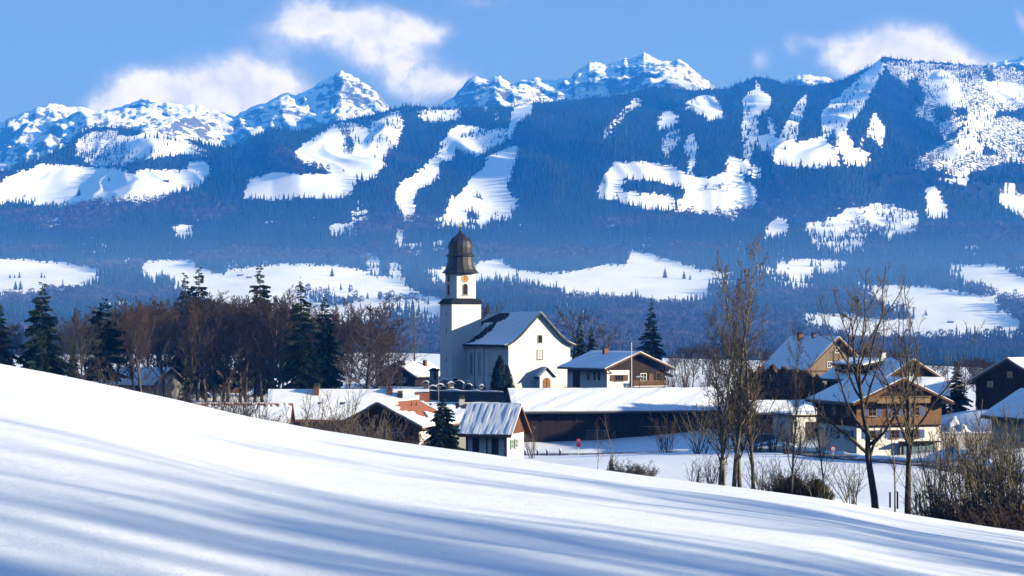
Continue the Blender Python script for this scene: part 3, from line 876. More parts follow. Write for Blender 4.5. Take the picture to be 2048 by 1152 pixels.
def window(parent, c, u, n, w, h, frame=WHITE, shutters=None, sill=True, bars=(1, 1), arch=False, glass=GLASS, name='window'):
    """a window on a wall: frame with crossbars, pane, sill and shutters; c = centre on the wall face, u = along the wall, n = outwards"""
    c = V3(c); u = V3(u).normalized(); n = V3(n).normalized(); up = V3((0, 0, 1))
    t = min(.11, w * .14)
    m = MB()
    top = c + up * h / 2; bot = c - up * h / 2
    dn = n * .04
    if arch:
        r = w / 2; K = 8
        zc = h / 2 - r
        out = [(r * math.cos(math.pi * k / K), zc + r * math.sin(math.pi * k / K)) for k in range(K + 1)]
        ring = [(r, -h / 2)] + out + [(-r, -h / 2)]
        for a, b in zip(ring, ring[1:] + ring[:1]):
            m.bar(c + dn + u * a[0] + up * a[1], c + dn + u * b[0] + up * b[1], .09, t)
        p = MB()
        front = [c + n * .03 + u * x + up * z for x, z in ring]
        p.poly(front)
    else:
        m.box(top + dn, (w + t, .08, t), u, n); m.box(bot + dn, (w + t, .08, t), u, n)
        for s in (-1, 1): m.box(c + dn + u * s * w / 2, (t, .082, h - t), u, n)
        p = MB().box(c + n * .012, (w, .024, h), u, n)
    for k in range(bars[0]): m.box(c + dn + u * (w * ((k + 1) / (bars[0] + 1) - .5)), (t * .6, .06, h - t), u, n)
    for k in range(bars[1]): m.box(c + dn + up * (h * ((k + 1) / (bars[1] + 1) - .5)), (w - t, .058, t * .5), u, n)
    o = m.build(name, frame, parent)
    p.build('pane', glass, o)
    if sill: MB().box(bot + n * .09 - up * (t * .5 + .03), (w + .35, .2, .06), u, n).build('sill', STONE, o)
    if shutters:
        for s in (-1, 1):
            q = MB(); cc = c + u * s * (w * .5 + t * .5 + w * .29) + n * .035
            q.box(cc, (w * .54, .05, h + t), u, n)
            for k in (-.3, 0, .3): q.box(cc + up * h * k + n * .03, (w * .46, .02, .05), u, n)
            q.build('shutter', shutters, o)
    return o


def gable_roof(t, W, L, He, Hr, over_e=1.0, over_g=1.1, thick=.22, mat=TILE_RED, snow=(True, True), snow_t=.28, masks=(None, None), fascia=WOOD_PLAIN, res=.7):
    """two pitched slabs over walls W x L (ridge along local y), with barge boards and a snow blanket on each pitch; index 0 = local -x side"""
    xe = W / 2 + over_e
    sl = (Hr - He) / (W / 2)
    ze = He - sl * over_e
    y0, y1 = -L / 2 - over_g, L / 2 + over_g
    ln = math.hypot(xe, Hr - ze)
    ro = MB()
    nx, nz = (Hr - ze) / ln, xe / ln
    tz = thick / nz
    ro.prism([(-xe, ze), (0, Hr), (xe, ze), (xe, ze + tz), (0, Hr + tz), (-xe, ze + tz)][::-1], y0, y1)
    roof = ro.build('roof', mat, t)
    for yy in (y0 - .035, y1 + .035):
        for s in (-1, 1):
            MB().prism([(s * (xe + .02), ze - .05), (0, Hr - .05), (0, Hr + tz + .03), (s * (xe + .02), ze + tz + .03)][::s], yy - .03, yy + .03).build('barge_board', fascia, roof)
    for s in (-1, 1): MB().tube((s * (xe + .09), y0, ze + .02), (s * (xe + .09), y1, ze + .02), .08, .08, 6).build('gutter', METAL_DARK, roof)
    for k, s in ((0, -1), (1, 1)):
        if not snow[k]: continue
        def pos(u, v, s=s):
            return (s * (xe - .04) * v, y0 + .05 + (y1 - y0 - .1) * u, Hr + tz + (ze - Hr) * v)
        shell('snow_cover', roof, max(6, int(L / res)), max(5, int(ln / res)), pos, (s * nx, 0, nz), snow_t, masks[k])
    return roof


def gable_walls(t, W, L, He, Hr, mat, name='wall', z0=-1.5):
    return MB().prism([(-W / 2, z0), (W / 2, z0), (W / 2, He), (0, Hr), (-W / 2, He)], -L / 2, L / 2).build(name, mat, t)


def chimney(roof, x, y, z, w=.7, d=.7, h=1.6, mat=BRICK, cap=True):
    o = MB().box((x, y, z + h / 2 - .5), (w, d, h + 1.0)).build('chimney', mat, roof)
    m = MB()
    m.box((x, y, z + h + .05), (w + .16, d + .16, .1))
    if cap:
        for sx in (-1, 1): m.box((x + sx * w * .35, y, z + h + .22), (.08, d * .8, .26))
        m.box((x, y, z + h + .39), (w + .1, d + .1, .07))
    # crown and snow on it are one piece with the stack
    return o, m.build('chimney_cap', STONE_DARK, roof)


def house(name, label, cat, px, d, rot, base=None, group=None):
    x = (px - 1024) * d / F
    z = G(x, d) if base is None else base
    t = empty(name, (x, d, z), R(rot))
    tag(t, label, cat, group)
    return t


# ------------------------------------------------------------------ church
TH = 24.0
CH = empty('church', (P(1017, 776, 399) + V3((7 * math.cos(R(TH)), 7 * math.sin(R(TH)), 0))), R(TH))
tag(CH, 'white baroque village church with black onion-domed clock tower and snowy roof', 'church')
CH.location.z = -13.0
NW, NL, NE, NR = 14.0, 27.0, 8.9, 15.6
nave = MB()
# curved gable: straight upper part, flared foot
prof = [(0, NR), (2.2, 13.35), (4.4, 11.05), (6.0, 9.75), (7.1, 9.15), (8.0, 8.85)]
wall_out = [(-7, -1.5), (7, -1.5), (7, 9.0), (6.0, 9.6), (4.4, 10.9), (2.2, 13.2), (0, 15.45), (-2.2, 13.2), (-4.4, 10.9), (-6.0, 9.6), (-7, 9.0)]
nave.prism(wall_out, 0, NL)
wall = nave.build('nave_wall', PLASTER, CH)
# roof: profile run back along the ridge, ending in a hip behind the tower
rf = MB()
HIP = 6.5
for s in (-1, 1):
    for (x0, z0), (x1, z1) in zip(prof, prof[1:]):
        q = [(s * x0, -.55, z0), (s * x1, -.55, z1), (s * x1, NL + .5 + HIP * x1 / 8 * 0 + 0, z1), (s * x0, NL - HIP * (1 - x0 / 8), z0)]
        qb = [(a, b, c - .22) for a, b, c in q]
        if s > 0: q = q[::-1]; qb = qb[::-1]
        rf.poly(q); rf.poly(qb[::-1])
        rf.poly([q[0], qb[0], qb[1], q[1]] if s > 0 else [q[1], q[0], qb[0], qb[1]])
    pe, we = prof[-1], prof[-1]
    e = [(s * 8, -.55, we[1]), (s * 8, NL + .5, we[1]), (s * 8, NL + .5, we[1] - .22), (s * 8, -.55, we[1] - .22)]
    rf.poly(e if s > 0 else e[::-1])
# front edge faces and hip end
for s in (-1, 1):
    for (x0, z0), (x1, z1) in zip(prof, prof[1:]):
        rf.poly([(s * x0, -.55, z0), (s * x0, -.55, z0 - .22), (s * x1, -.55, z1 - .22), (s * x1, -.55, z1)])
hip = [(-8, NL + .5, prof[-1][1]), (8, NL + .5, prof[-1][1]), (0, NL - HIP, NR)]
rf.poly(hip)
roof = rf.build('nave_roof', SLATE, CH)
edge = MB()
for s in (-1, 1):
    for (x0, z0), (x1, z1) in zip(prof, prof[1:]):
        edge.bar((s * x0, -.62, z0 - .1), (s * x1, -.62, z1 - .1), .1, .36)
edge.build('verge_trim', METAL_DARK, roof)


def roof_at(v):
    """point on the curved pitch, v = 0 ridge .. 1 eave"""
    L_ = [0]
    for (x0, z0), (x1, z1) in zip(prof, prof[1:]): L_.append(L_[-1] + math.hypot(x1 - x0, z1 - z0))
    q = v * L_[-1]
    for k in range(len(L_) - 1):
        if q <= L_[k + 1] + 1e-9:
            f = (q - L_[k]) / (L_[k + 1] - L_[k])
            return prof[k][0] + f * (prof[k + 1][0] - prof[k][0]), prof[k][1] + f * (prof[k + 1][1] - prof[k][1])
    return prof[-1]


def nave_pos(s, L0, L1):
    def pos(u, v):
        x, z = roof_at(v)
        return (s * x, L0 + (L1 - L0) * u, z)
    return pos


def slip_mask(u, v):          # snow has slid off a slanting strip towards the chancel
    y = -.5 + 26.5 * u
    e = 1.3 * float(vnoise(np.array([v * 7.3]), np.array([3.1]))[0]) + .9 * float(vnoise(np.array([v * 21]), np.array([7.7]))[0])
    return y < 13.2 + 7.2 * v + e


def patch_mask(u, v):         # what is left of it beside the tower
    y = -.5 + 26.5 * u
    e = 1.0 * float(vnoise(np.array([v * 9 + 4]), np.array([1.1]))[0]) + .6 * float(vnoise(np.array([v * 23]), np.array([2.2]))[0])
    return v > .3 and y > 17.2 + 7.6 * v + e and y < 22 + 4.4 * v


shell('snow_cover', roof, 52, 34, nave_pos(-1, -.5, 26), (-.66, 0, .75), .26, slip_mask)
shell('snow_patch', roof, 52, 34, nave_pos(-1, -.5, 26), (-.66, 0, .75), .26, patch_mask)
shell('snow_cover', roof, 40, 16, nave_pos(1, -.5, 20), (.66, 0, .75), .28)
u_f, n_f = (1, 0, 0), (0, -1, 0)
u_l, n_l = (0, -1, 0), (-1, 0, 0)
window(CH, (0.1, 0, 10.1), u_f, n_f, .95, 1.6, PLASTER_GREY, sill=False, bars=(0, 0))
window(CH, (0.1, 0, 6.9), u_f, n_f, 1.25, 1.9, STONE, bars=(1, 2), glass=WHITE)
for yy in (3.4, 9.2, 15.0, 19.6):
    window(CH, (-7, yy, 4.9), u_l, n_l, 1.5, 4.7, PLASTER_OLD, bars=(1, 4), arch=True, glass=material('leaded_glass', (0.16, 0.19, 0.25), .25, (0.10, 0.12, 0.17), 6, spec=.5))
for yy in (12.6, 17.6):
    MB().tube((-7.12, yy, -1), (-7.12, yy, 8.6), .07, .07, 6).build('downpipe', METAL_DARK, CH)
MB().box((-7.03, 11, 8.55), (.1, 22, .25)).build('cornice', PLASTER_OLD, CH)
MB().box((0, -.03, .3), (14.1, .1, .6)).build('plinth', PLASTER_OLD, CH)
# porch
pt = MB().prism([(-1.55, -1), (1.55, -1), (1.55, 2.5), (0, 4.0), (-1.55, 2.5)], -2.2, -.003)
po = pt.build('porch', PLASTER, CH); po.location = (.6, 0, 0)
pr = MB().prism([(-2.0, 2.18), (-2.0, 2.36), (0, 4.35), (2.0, 2.36), (2.0, 2.18), (0, 4.15)][::-1], -2.55, -.004).build('porch_roof', SLATE, po)
shell('snow_cover', po, 6, 6, lambda u, v: (-1.95 * v, -2.5 + 2.4 * u, 4.37 - 2.0 * v), (-.7, 0, .7), .14)
dm = MB()
ring = [(.85 * math.cos(math.pi * k / 8), 1.35 + .85 * math.sin(math.pi * k / 8)) for k in range(9)]
dm.prism([(-.85, -.3), (.85, -.3)] + ring, -2.27, -2.2)
door = dm.build('door', material('door_oak', (0.33, 0.15, 0.05), .6, (0.24, 0.10, 0.035), 5, stretch=(3, 3, .5)), CH, (.6, 0, 0))
MB().box((0, -2.3, .9), (.06, .05, 2.4)).box((.15, -2.32, .95), (.05, .08, .2)).build('door_handle', METAL_DARK, door)
# tower
TX, TY, TW = -7.0, 25.7, 6.8
tw = MB().box((TX, TY, 8.2), (TW, TW, 19.4)).build('tower', PLASTER, CH)
h = TW / 2 + .35
lg = MB()
lo = [(-h, -h), (h, -h), (h, h), (-h, h)]; k2 = 2.85
for i in range(4):
    a, b = lo[i], lo[(i + 1) % 4]
    lg.poly([(TX + a[0], TY + a[1], 17.75), (TX + b[0], TY + b[1], 17.75), (TX + b[0] * k2 / h, TY + b[1] * k2 / h, 18.75), (TX + a[0] * k2 / h, TY + a[1] * k2 / h, 18.75)])
    lg.poly([(TX + a[0], TY + a[1], 17.6), (TX + b[0], TY + b[1], 17.6), (TX + b[0], TY + b[1], 17.75), (TX + a[0], TY + a[1], 17.75)])
lg.poly([(TX + a[0], TY + a[1], 17.6) for a in lo][::-1])
lg.build('tower_ledge', SLATE, CH)
q = 2.72; ch = .75
octo = [(-q + ch, -q), (q - ch, -q), (q, -q + ch), (q, q - ch), (q - ch, q), (-q + ch, q), (-q, q - ch), (-q, -q + ch)]
bf = MB(); nb = len(octo)
bf.v = [(TX + a, TY + b, 17.7) for a, b in octo] + [(TX + a, TY + b, 24.3) for a, b in octo]
bf.f = [(i, (i + 1) % nb, nb + (i + 1) % nb, nb + i) for i in range(nb)] + [tuple(range(nb, 2 * nb))]
belfry = bf.build('belfry', PLASTER, CH)
MB().box((TX, TY - q - .03, 23.95), (2 * (q - ch) + .1, .08, .3)).build('belfry_cornice', PLASTER_OLD, belfry)
MB().box((TX - q - .03, TY, 23.95), (.08, 2 * (q - ch) + .1, .3)).build('belfry_cornice', PLASTER_OLD, belfry)
LOUV = material('louvre_wood', (0.035, 0.028, 0.022), .8)
for (c, u, n) in (((TX, TY - q, 20.7), u_f, n_f), ((TX - q, TY, 20.7), u_l, n_l)):
    w_ = window(CH, c, u, n, 1.2, 2.5, PLASTER_OLD, bars=(0, 0), arch=True, glass=LOUV, name='belfry_opening')
    for k in range(8):
        MB().box(V3(c) + V3(n) * .1 + V3((0, 0, -1.1 + k * .25)), (1.05 if k < 7 else .85, .12, .05), u, V3(n) + V3((0, 0, -.7))).build('louvre', LOUV, w_)
for (c, u, n) in (((TX, TY - q, 22.95), V3(u_f), V3(n_f)), ((TX - q, TY, 22.95), V3(u_l), V3(n_l))):
    c = V3(c)
    cf = MB().tube(c + n * .01, c + n * .06, .78, .78, 24).build('clock_face', CLOCK_O if n.y < -.5 else STONE_DARK, CH)  # dial on the shaded side gets a dark colour in place of shade
    rg = MB()
    for k in range(24):
        a0, a1 = 2 * math.pi * k / 24, 2 * math.pi * (k + 1) / 24
        rg.bar(c + n * .07 + u * .8 * math.cos(a0) + V3((0, 0, .8 * math.sin(a0))), c + n * .07 + u * .8 * math.cos(a1) + V3((0, 0, .8 * math.sin(a1))), .06, .14)
    rg.build('clock_rim', WHITE, cf)
    for k in range(12):
        a0 = math.pi * k / 6; dr_ = u * math.cos(a0) + V3((0, 0, math.sin(a0)))
        MB().bar(c + n * .075 + dr_ * .52, c + n * .075 + dr_ * .68, .03, .07).build('hour_mark', STONE_BLACK, cf)
    hd = MB()
    hd.bar(c + n * .09, c + n * .09 + u * -.12 + V3((0, 0, .55)), .03, .08); hd.bar(c + n * .1, c + n * .1 + u * -.36 + V3((0, 0, -.12)), .03, .1)
    hd.build('clock_hand', STONE_BLACK, cf)
for zz in (15.4, 11.8, 5.6, 2.6):
    window(CH, (TX - TW / 2, TY - .4, zz), u_l, n_l, .35 if zz > 3 else .7, .95, PLASTER_OLD, bars=(0, 0), sill=False)
dprof = [(4.05, 24.2), (3.9, 24.36), (3.35, 25.0), (3.0, 25.9), (2.82, 26.9), (2.78, 27.7), (3.1, 27.95), (3.12, 28.1), (2.75, 28.35), (2.5, 28.6), (2.58, 29.1), (2.66, 29.75), (2.6, 30.4), (2.35, 31.1), (1.85, 31.7), (1.2, 32.2), (.62, 32.65), (.3, 33.1), (.14, 33.5), (.08, 34.3)]
dome = MB().lathe(dprof, 16, (TX, TY, 0), lambda i: 1.0).build('onion_dome', DOME, CH)
sm = MB()
for i in range(16):
    t_ = 2 * math.pi * (i + .5) / 16
    for (r0, z0), (r1, z1) in zip(dprof[:-2], dprof[1:-1]):
        sm.bar((TX + r0 * math.cos(t_), TY + r0 * math.sin(t_), z0), (TX + r1 * math.cos(t_), TY + r1 * math.sin(t_), z1), .07, .09)
sm.build('standing_seam', DOME, dome)
fin = MB().lathe([(.05, 34.2), (.2, 34.32), (.27, 34.52), (.2, 34.72), (.05, 34.82), (.03, 35.5)], 10, (TX, TY, 0))
fin.box((TX, TY, 35.25), (.42, .05, .05))
fin.build('gilt_ball', GOLD, dome)

# ------------------------------------------------------------------ chalet beside the church
A = house('chalet', 'white house with dark timber gable and balcony beside the church', 'house', 1231, 384, 29, -13.2)
gable_walls(A, 13.2, 15.0, 5.1, 7.75, PLASTER)
rA = gable_roof(A, 13.2, 15.0, 5.1, 7.75, 1.4, 1.5, mat=TILE_DARK, snow_t=.22)
MB().prism([(-6.2, 4.55), (6.6, 4.55), (6.6, 5.0), (0, 7.6), (-6.6, 5.0)], -7.62, -7.5).build('gable_boarding', WOOD_DARK, A)
MB().box((2.6, -7.56, 2.5), (8.0, .12, 4.3)).build('shade_tinted_front', WOOD_DARK, A)  # dark boards on the wall face stand in for the shaded balcony recess
bal = MB().box((2.7, -8.2, 1.35), (8.2, 1.2, .16)).build('balcony', PLASTER_OLD, A)
rl = MB()
for z_ in (1.62, 1.86, 2.1, 2.32): rl.box((2.7, -8.76, z_), (8.2, .05, .17))
rl.box((2.7, -8.76, 2.47), (8.3, .12, .07))
rl.build('balcony_railing', WOOD_PLAIN, bal)
for x_ in (-1.2, 1.5, 4.2, 6.7): MB().box((x_, -8.7, 1.9), (.1, .1, 1.2)).build('baluster', WOOD_PLAIN, bal)
window(A, (-3.9, -7.5, 3.0), u_f, n_f, 1.9, 1.1, WOOD_PLAIN, WOOD_PLAIN, bars=(2, 0))
window(A, (1.6, -7.62, 3.1), u_f, n_f, 1.3, 1.4, WHITE)
window(A, (5.2, -7.62, 2.9), u_f, n_f, 1.3, 2.0, WOOD_PLAIN)
MB().box((3.4, -7.65, 2.7), (.95, .06, 2.1)).build('balcony_door', WOOD_PLAIN, A)
MB().box((-6.62, 3.9, 2.4), (.14, 2.6, 3.4)).build('entrance_shade', WOOD_DARK, A)  # raised dark panel paints the shade of the door recess
for y_, w_ in ((-.6, .75), (-3.0, .5), (-4.6, .5)): window(A, (-6.6, y_, 3.3), u_l, n_l, w_, 1.5, WOOD_DARK, sill=False, bars=(0, 0))
chimney(rA, -1.6, 1.2, 7.4, .9, .8, 1.2)
for s in (-1, 1): MB().bar((s * 5.6, -7.6, 3.9), (s * 7.3, -8.6, 4.65), .14, .16).build('eave_bracket', WOOD_DARK, A)

# ------------------------------------------------------------------ long barn
B = house('barn', 'long dark timber barn with one broad snow-covered roof', 'barn', 1241, 325, 97, -20.9)
gable_walls(B, 12.6, 36.5, 7.0, 10.0, WOOD_DARK)
gable_roof(B, 12.6, 36.5, 7.0, 10.0, 1.0, .7, mat=TILE_DARK, snow_t=.3, res=.9, fascia=WOOD_DARK)
xw = -6.3
MB().box((xw - .05, -12.5, 3.6), (.1, 9.5, 6.2)).build('sun_tinted_boarding', WOOD_RED, B)  # warmer board colour stands in for sunlight on this end of the dark wall
gt = MB().box((xw - .12, 5.1, 1.8), (.14, 3.5, 3.6)).build('barn_door', material('grey_door_boards', (.10, .085, .07), .9, (.16, .14, .115), 5, stretch=(5, 5, .4)), B)
MB().box((xw - .25, 5.1, 3.72), (.34, 3.7, .08)).build('door_hood', STONE, gt)
MB().box((xw - .12, -3.6, 1.8), (.14, 3.6, 3.4)).build('barn_door', WOOD_DARK, B)
MB().box((xw - .3, -4.2, 4.3), (.4, 4.0, .07)).build('ledge', STONE, B)
for y_ in (-9.4, -13.4): window(B, (xw - .1, y_, 3.0), u_l, n_l, 1.6, 1.0, WOOD_PLAIN, bars=(2, 0))
for k in range(13): MB().box((xw - .13, 16.8 - k * 2.8, 5.9), (.12, .16, 1.4)).build('post', WOOD_DARK, B)
for k in range(16): MB().box((xw - .5, 17.2 - k * 2.3, 6.62), (.95, .13, .16)).build('rafter_end', WOOD_PLAIN, B)

# ------------------------------------------------------------------ farmhouses in front of the wood
C = house('farmhouse', 'long low house with broad snow roof, brick chimneys and skylights', 'house', 698, 304, 92, -17.6)
gable_walls(C, 10.4, 23.5, 3.4, 7.2, PLASTER_OLD)
def c_mask(u, v): return not (u < .05 + .03 * math.sin(v * 9) and v > .1)
rC = gable_roof(C, 10.4, 23.5, 3.4, 7.2, .9, .8, mat=TILE_RED, snow_t=.26, masks=(c_mask, None))
for y_, x_, w_, h_ in ((5.0, -.9, 1.3, 1.5), (-6.4, -.8, 1.2, .9), (-8.0, -1.6, .7, .9)):
    chimney(rC, x_, y_, 7.2 - abs(x_) * .73, w_, .8, h_, BRICK if w_ > 1 else METAL_DARK)
for y_ in (4.2, .8):
    k = MB().box((-3.0, y_, 7.2 - 3.0 * .73 + .42), (.7, 1.0, .14), (.8, 0, .6), (0, 1, 0)).build('skylight', METAL_DARK, C)
    MB().box((-3.06, y_, 7.2 - 3.0 * .73 + .51), (.55, .85, .03), (.8, 0, .6), (0, 1, 0)).build('pane', GLASS, k)
for y_ in (8, 4, 0, -4): window(C, (-5.2, y_, 1.7), u_l, n_l, 1.1, 1.1, WHITE)

C2 = house('farmhouse', 'low annex with snow roof and bare red ridge tiles at the hill edge', 'house', 486, 292, 92, -16.4)
gable_walls(C2, 8.4, 13.6, 1.9, 4.4, PLASTER_OLD)
def c2_mask(u, v):
    e = .06 * math.sin(u * 95) + .05 * math.sin(u * 41 + 1)
    return v > .16 + e - .12 * max(0, .25 - u) * 4
rC2 = gable_roof(C2, 8.4, 13.6, 1.9, 4.4, .8, .6, mat=TILE_RED, masks=(c2_mask, None), res=.3)
for y_ in (3, -2): window(C2, (-4.2, y_, .9), u_l, n_l, 1.0, .9, WHITE)
chimney(rC2, 1.5, -3.5, 3.4, .6, .6, .8)

D = house('gable_house', 'brown timber gable house with patch of bare red tiles', 'house', 795, 275, -20, -18.0)
gable_walls(D, 11.4, 11.5, 4.2, 7.0, PLASTER)
MB().prism([(-5.7, 2.0), (5.7, 2.0), (5.7, 4.2), (0, 7.0), (-5.7, 4.2)], -5.86, -5.75).build('gable_boarding', WOOD_RED, D)
def d_mask(u, v):
    e = .10 * math.sin(v * 13 + 1) + .08 * math.sin(v * 31)
    return v > .62 + .1 * math.sin(u * 17) or u < .26 + e
rD = gable_roof(D, 11.4, 11.5, 4.2, 7.0, 1.0, 1.2, mat=TILE_RED, masks=(None, d_mask), res=.4)
for x_ in (-2.6, 0, 2.6): window(D, (x_, -5.86, 3.2), u_f, n_f, 1.0, 1.1, WHITE, SHUT_BLUE if x_ else None)
for x_ in (-3, 0, 3): window(D, (x_, -5.75, .9), u_f, n_f, 1.0, 1.2, WHITE, WOOD_PLAIN)
db = MB().box((0, -6.35, 1.95), (9, 1.1, .14)).build('balcony', WOOD_PLAIN, D)
for k in range(22): MB().box((-4.3 + k * .41, -6.85, 2.45), (.3, .04, .9)).build('baluster', WOOD_RED, db)
for y_ in (1.6, 3.4): MB().tube((1.5, y_, 6.2), (1.5, y_, 7.1), .11, .11, 8).build('vent_pipe', TILE_RED, rD)

E = house('cottage', 'small cottage with ribbed snowy roof and green-shuttered white wall', 'house', 990, 253, 72, -16.9)
gable_walls(E, 7.0, 5.6, 3.3, 6.35, PLASTER)
MB().prism([(-3.5, 2.9), (3.5, 2.9), (3.5, 3.3), (0, 6.3), (-3.5, 3.3)], -2.9, -2.8).build('gable_boarding', WOOD_RED, E)
rE = gable_roof(E, 7.0, 5.6, 3.3, 6.35, .8, .75, mat=TILE_RED, snow=(False, True), res=.5)
xe_, ze_ = 4.3, 3.3 - .8 * 3.05 / 3.5
for k in range(17):          # snow lying over rows of pantiles
    y_ = -3.5 + k * 7.0 / 16
    shell('snow_rib', rE, 1, 12, lambda u, v, y_=y_: (-xe_ * v, y_ - .225 + .45 * u, 6.62 + (ze_ - 6.35) * v), (-.66, 0, .75), .16 + .06 * (k % 2), wob=.5)
for k in (-1.6, .2): window(E, (k, -2.8, 1.6), u_f, n_f, .8, 1.1, WHITE, SHUT_GREEN)
for y_ in (-1.2, 1.4): MB().box((-3.55, y_, 1.5), (.12, .9, 2.2)).build('timber_panel', WOOD_DARK, E)
for y_ in (-2.6, -.1, 2.6): MB().box((-3.58, y_, 1.2), (.12, .16, 4.0)).build('post', WOOD_DARK, E)

Fh = house('farmhouse', 'low snow-roofed house with red ridge tiles between the gable house and cottage', 'house', 918, 292, 94, -17.0)
gable_walls(Fh, 8.0, 11.0, 2.8, 5.0, PLASTER_OLD)
def f_mask(u, v):
    e = .05 * math.sin(u * 60)
    return v > .30 + e if u < .55 else v > .06 + e
rF = gable_roof(Fh, 8.0, 11.0, 2.8, 5.0, .8, .6, mat=TILE_RED, masks=(f_mask, None), res=.35)
chimney(rF, -.6, -.4, 4.7, .9, .8, 1.3, PLASTER_OLD)
chimney(rF, -1.2, -1.1, 4.4, .5, .5, .7, STONE_DARK, False)

Gh = house('farmhouse', 'snow-roofed house with bare dark pitch left of the church tower', 'house', 822, 446, -30, -14.0)
gable_walls(Gh, 10, 12, 2.6, 5.3, WOOD_DARK)
rG = gable_roof(Gh, 10, 12, 2.6, 5.3, 1, 1, mat=TILE_DARK, snow=(False, True))
MB().box((1.2, -5.9, 5.3), (1.2, 1.4, 1.4)).build('dormer', WOOD_DARK, rG)
chimney(rG, 2.2, 2.5, 4.3, .8, .8, 1.3)
window(Gh, (-1.5, -6, 1.6), u_f, n_f, 1.0, 1.1, WHITE, WOOD_PLAIN); window(Gh, (1.8, -6, 1.6), u_f, n_f, 1.0, 1.1, WHITE, WOOD_PLAIN)

# ------------------------------------------------------------------ houses on the right
H = house('wooden_barn', 'tall barn with weathered board gable and blue-shaded snow roof', 'barn', 1629, 352, 24, -13.0)
gable_walls(H, 12.0, 14.5, 5.4, 10.6, WOOD_GABLE)
rH = gable_roof(H, 12.0, 14.5, 5.4, 10.6, .8, .7, mat=TILE_DARK, snow_t=.2)
chimney(rH, -.9, 3.4, 10.0, .8, .8, 1.3, BRICK); chimney(rH, -.4, -.4, 10.3, .6, .6, .9, BRICK)
for x_, z_ in ((0, 8.6), (-1.6, 6.0), (1.6, 6.0)): window(H, (x_, -7.25, z_), u_f, n_f, .8, 1.0, WHITE, sill=False)
window(H, (-6, -2, 3.2), u_l, n_l, 1.0, 1.2, WHITE); window(H, (-6, 3, 3.2), u_l, n_l, 1.0, 1.2, WHITE)
MB().box((0, -7.33, 4.9), (12.1, .1, .25)).build('tie_beam', WOOD_PLAIN, H)

I = house('dormer_house', 'house with long snowy dormer roof behind the blue-shuttered chalet', 'house', 1762, 306, 22, -14.2)
gable_walls(I, 10.0, 16.0, 5.9, 8.7, WOOD_DARK)
rI = gable_roof(I, 10.0, 16.0, 5.9, 8.7, 1.0, 1.2, mat=TILE_DARK, snow_t=.22)
dr_ = MB().box((-3.7, 1.5, 7.6), (2.2, 8.5, 1.5)).build('dormer', WOOD_DARK, I)
shell('snow_cover', dr_, 14, 6, lambda u, v: (-1.6 - 3.8 * v, -3.4 + 9.8 * u, 8.75 - .75 * v), (-.19, 0, .98), .25)
MB().box((-3.5, 1.5, 8.2), (3.7, 9.6, .14), (1, 0, .197), (0, 1, 0)).build('dormer_roof', TILE_DARK, dr_)
for k in range(4): window(I, (-4.8, -1.7 + k * 2.1, 7.6), u_l, n_l, 1.1, .8, WHITE, sill=False)
chimney(rI, -.5, -1.2, 8.6, .8, .8, 1.3, WHITE)
MB().tube((3.6, -1.5, 6.2), (3.6, -1.5, 9.4), .16, .16, 10).tube((3.6, -1.5, 9.4), (3.6, -1.5, 9.6), .24, .2, 10).build('metal_flue', METAL, rI)
window(I, (0, -8, 6.3), u_f, n_f, 1.2, 1.2, WHITE, WOOD_PLAIN); window(I, (-3, -8, 4.0), u_f, n_f, 1.1, 1.2, WHITE, WOOD_PLAIN); window(I, (3, -8, 4.0), u_f, n_f, 1.1, 1.2, WHITE, WOOD_PLAIN)

I2 = house('outbuilding', 'white snow-roofed outbuilding behind the blue-shuttered chalet', 'outbuilding', 1838, 284, 87, -15.0)
gable_walls(I2, 7.5, 6.6, 4.9, 7.0, WOOD_DARK)
gable_roof(I2, 7.5, 6.6, 4.9, 7.0, .7, .5, mat=TILE_DARK)
window(I2, (-3.75, 0, 3.4), u_l, n_l, 1.0, 1.0, WHITE); MB().box((-3.8, -1.8, 1.6), (.1, 1.3, 2.4)).build('door', WOOD_PLAIN, I2)

J = house('chalet', 'big chalet with brown boarded upper floor, white ground floor and blue shutters', 'house', 1757, 264, 17, -17.3)
gable_walls(J, 12.4, 11.4, 7.3, 10.0, PLASTER)
MB().prism([(-6.26, 4.0), (6.26, 4.0), (6.26, 7.3), (0, 10.0), (-6.26, 7.3)], -5.86, -5.7).build('gable_boarding', WOOD_WARM, J)
MB().box((-6.27, .07, 5.6), (.14, 11.5, 3.3)).build('side_boarding', WOOD_DARK, J)
rJ = gable_roof(J, 12.4, 11.4, 7.3, 10.0, 1.2, 1.4, mat=TILE_DARK, snow_t=.24, fascia=WOOD_RED)
MB().prism([(-3.4, 7.75), (3.4, 7.75), (0, 9.4)], -5.95, -5.88).build('gable_loggia', WOOD_DARK, J)
jb = MB().box((0, -6.5, 7.05), (7.8, 1.2, .14)).build('balcony', TIMBER_PALE, J)
MB().box((0, -7.06, 7.85), (8.2, .12, .1)).box((0, -7.04, 7.6), (8.0, .06, .14)).box((0, -7.06, 7.3), (7.8, .1, .46)).build('balcony_railing', TIMBER_PALE, jb)
for x_ in (-3.8, -1.3, 1.3, 3.8): MB().box((x_, -7.02, 7.5), (.1, .1, .8)).build('baluster', TIMBER_PALE, jb)
for x_, sh in ((-4.0, SHUT_BLUE), (-.6, SHUT_BLUE), (2.4, SHUT_BLUE)):
    window(J, (x_, -5.86, 5.85), u_f, n_f, 1.15, 1.1, TIMBER_PALE, sh)
for x_ in (-4.0, -.6, 2.4):
    window(J, (x_, -5.7, 2.85), u_f, n_f, 1.25, 1.0, WOOD_PLAIN, SHUT_BLUE)
MB().box((0, -5.95, 4.02), (12.7, .3, .12)).build('floor_beam', WOOD_DARK, J)
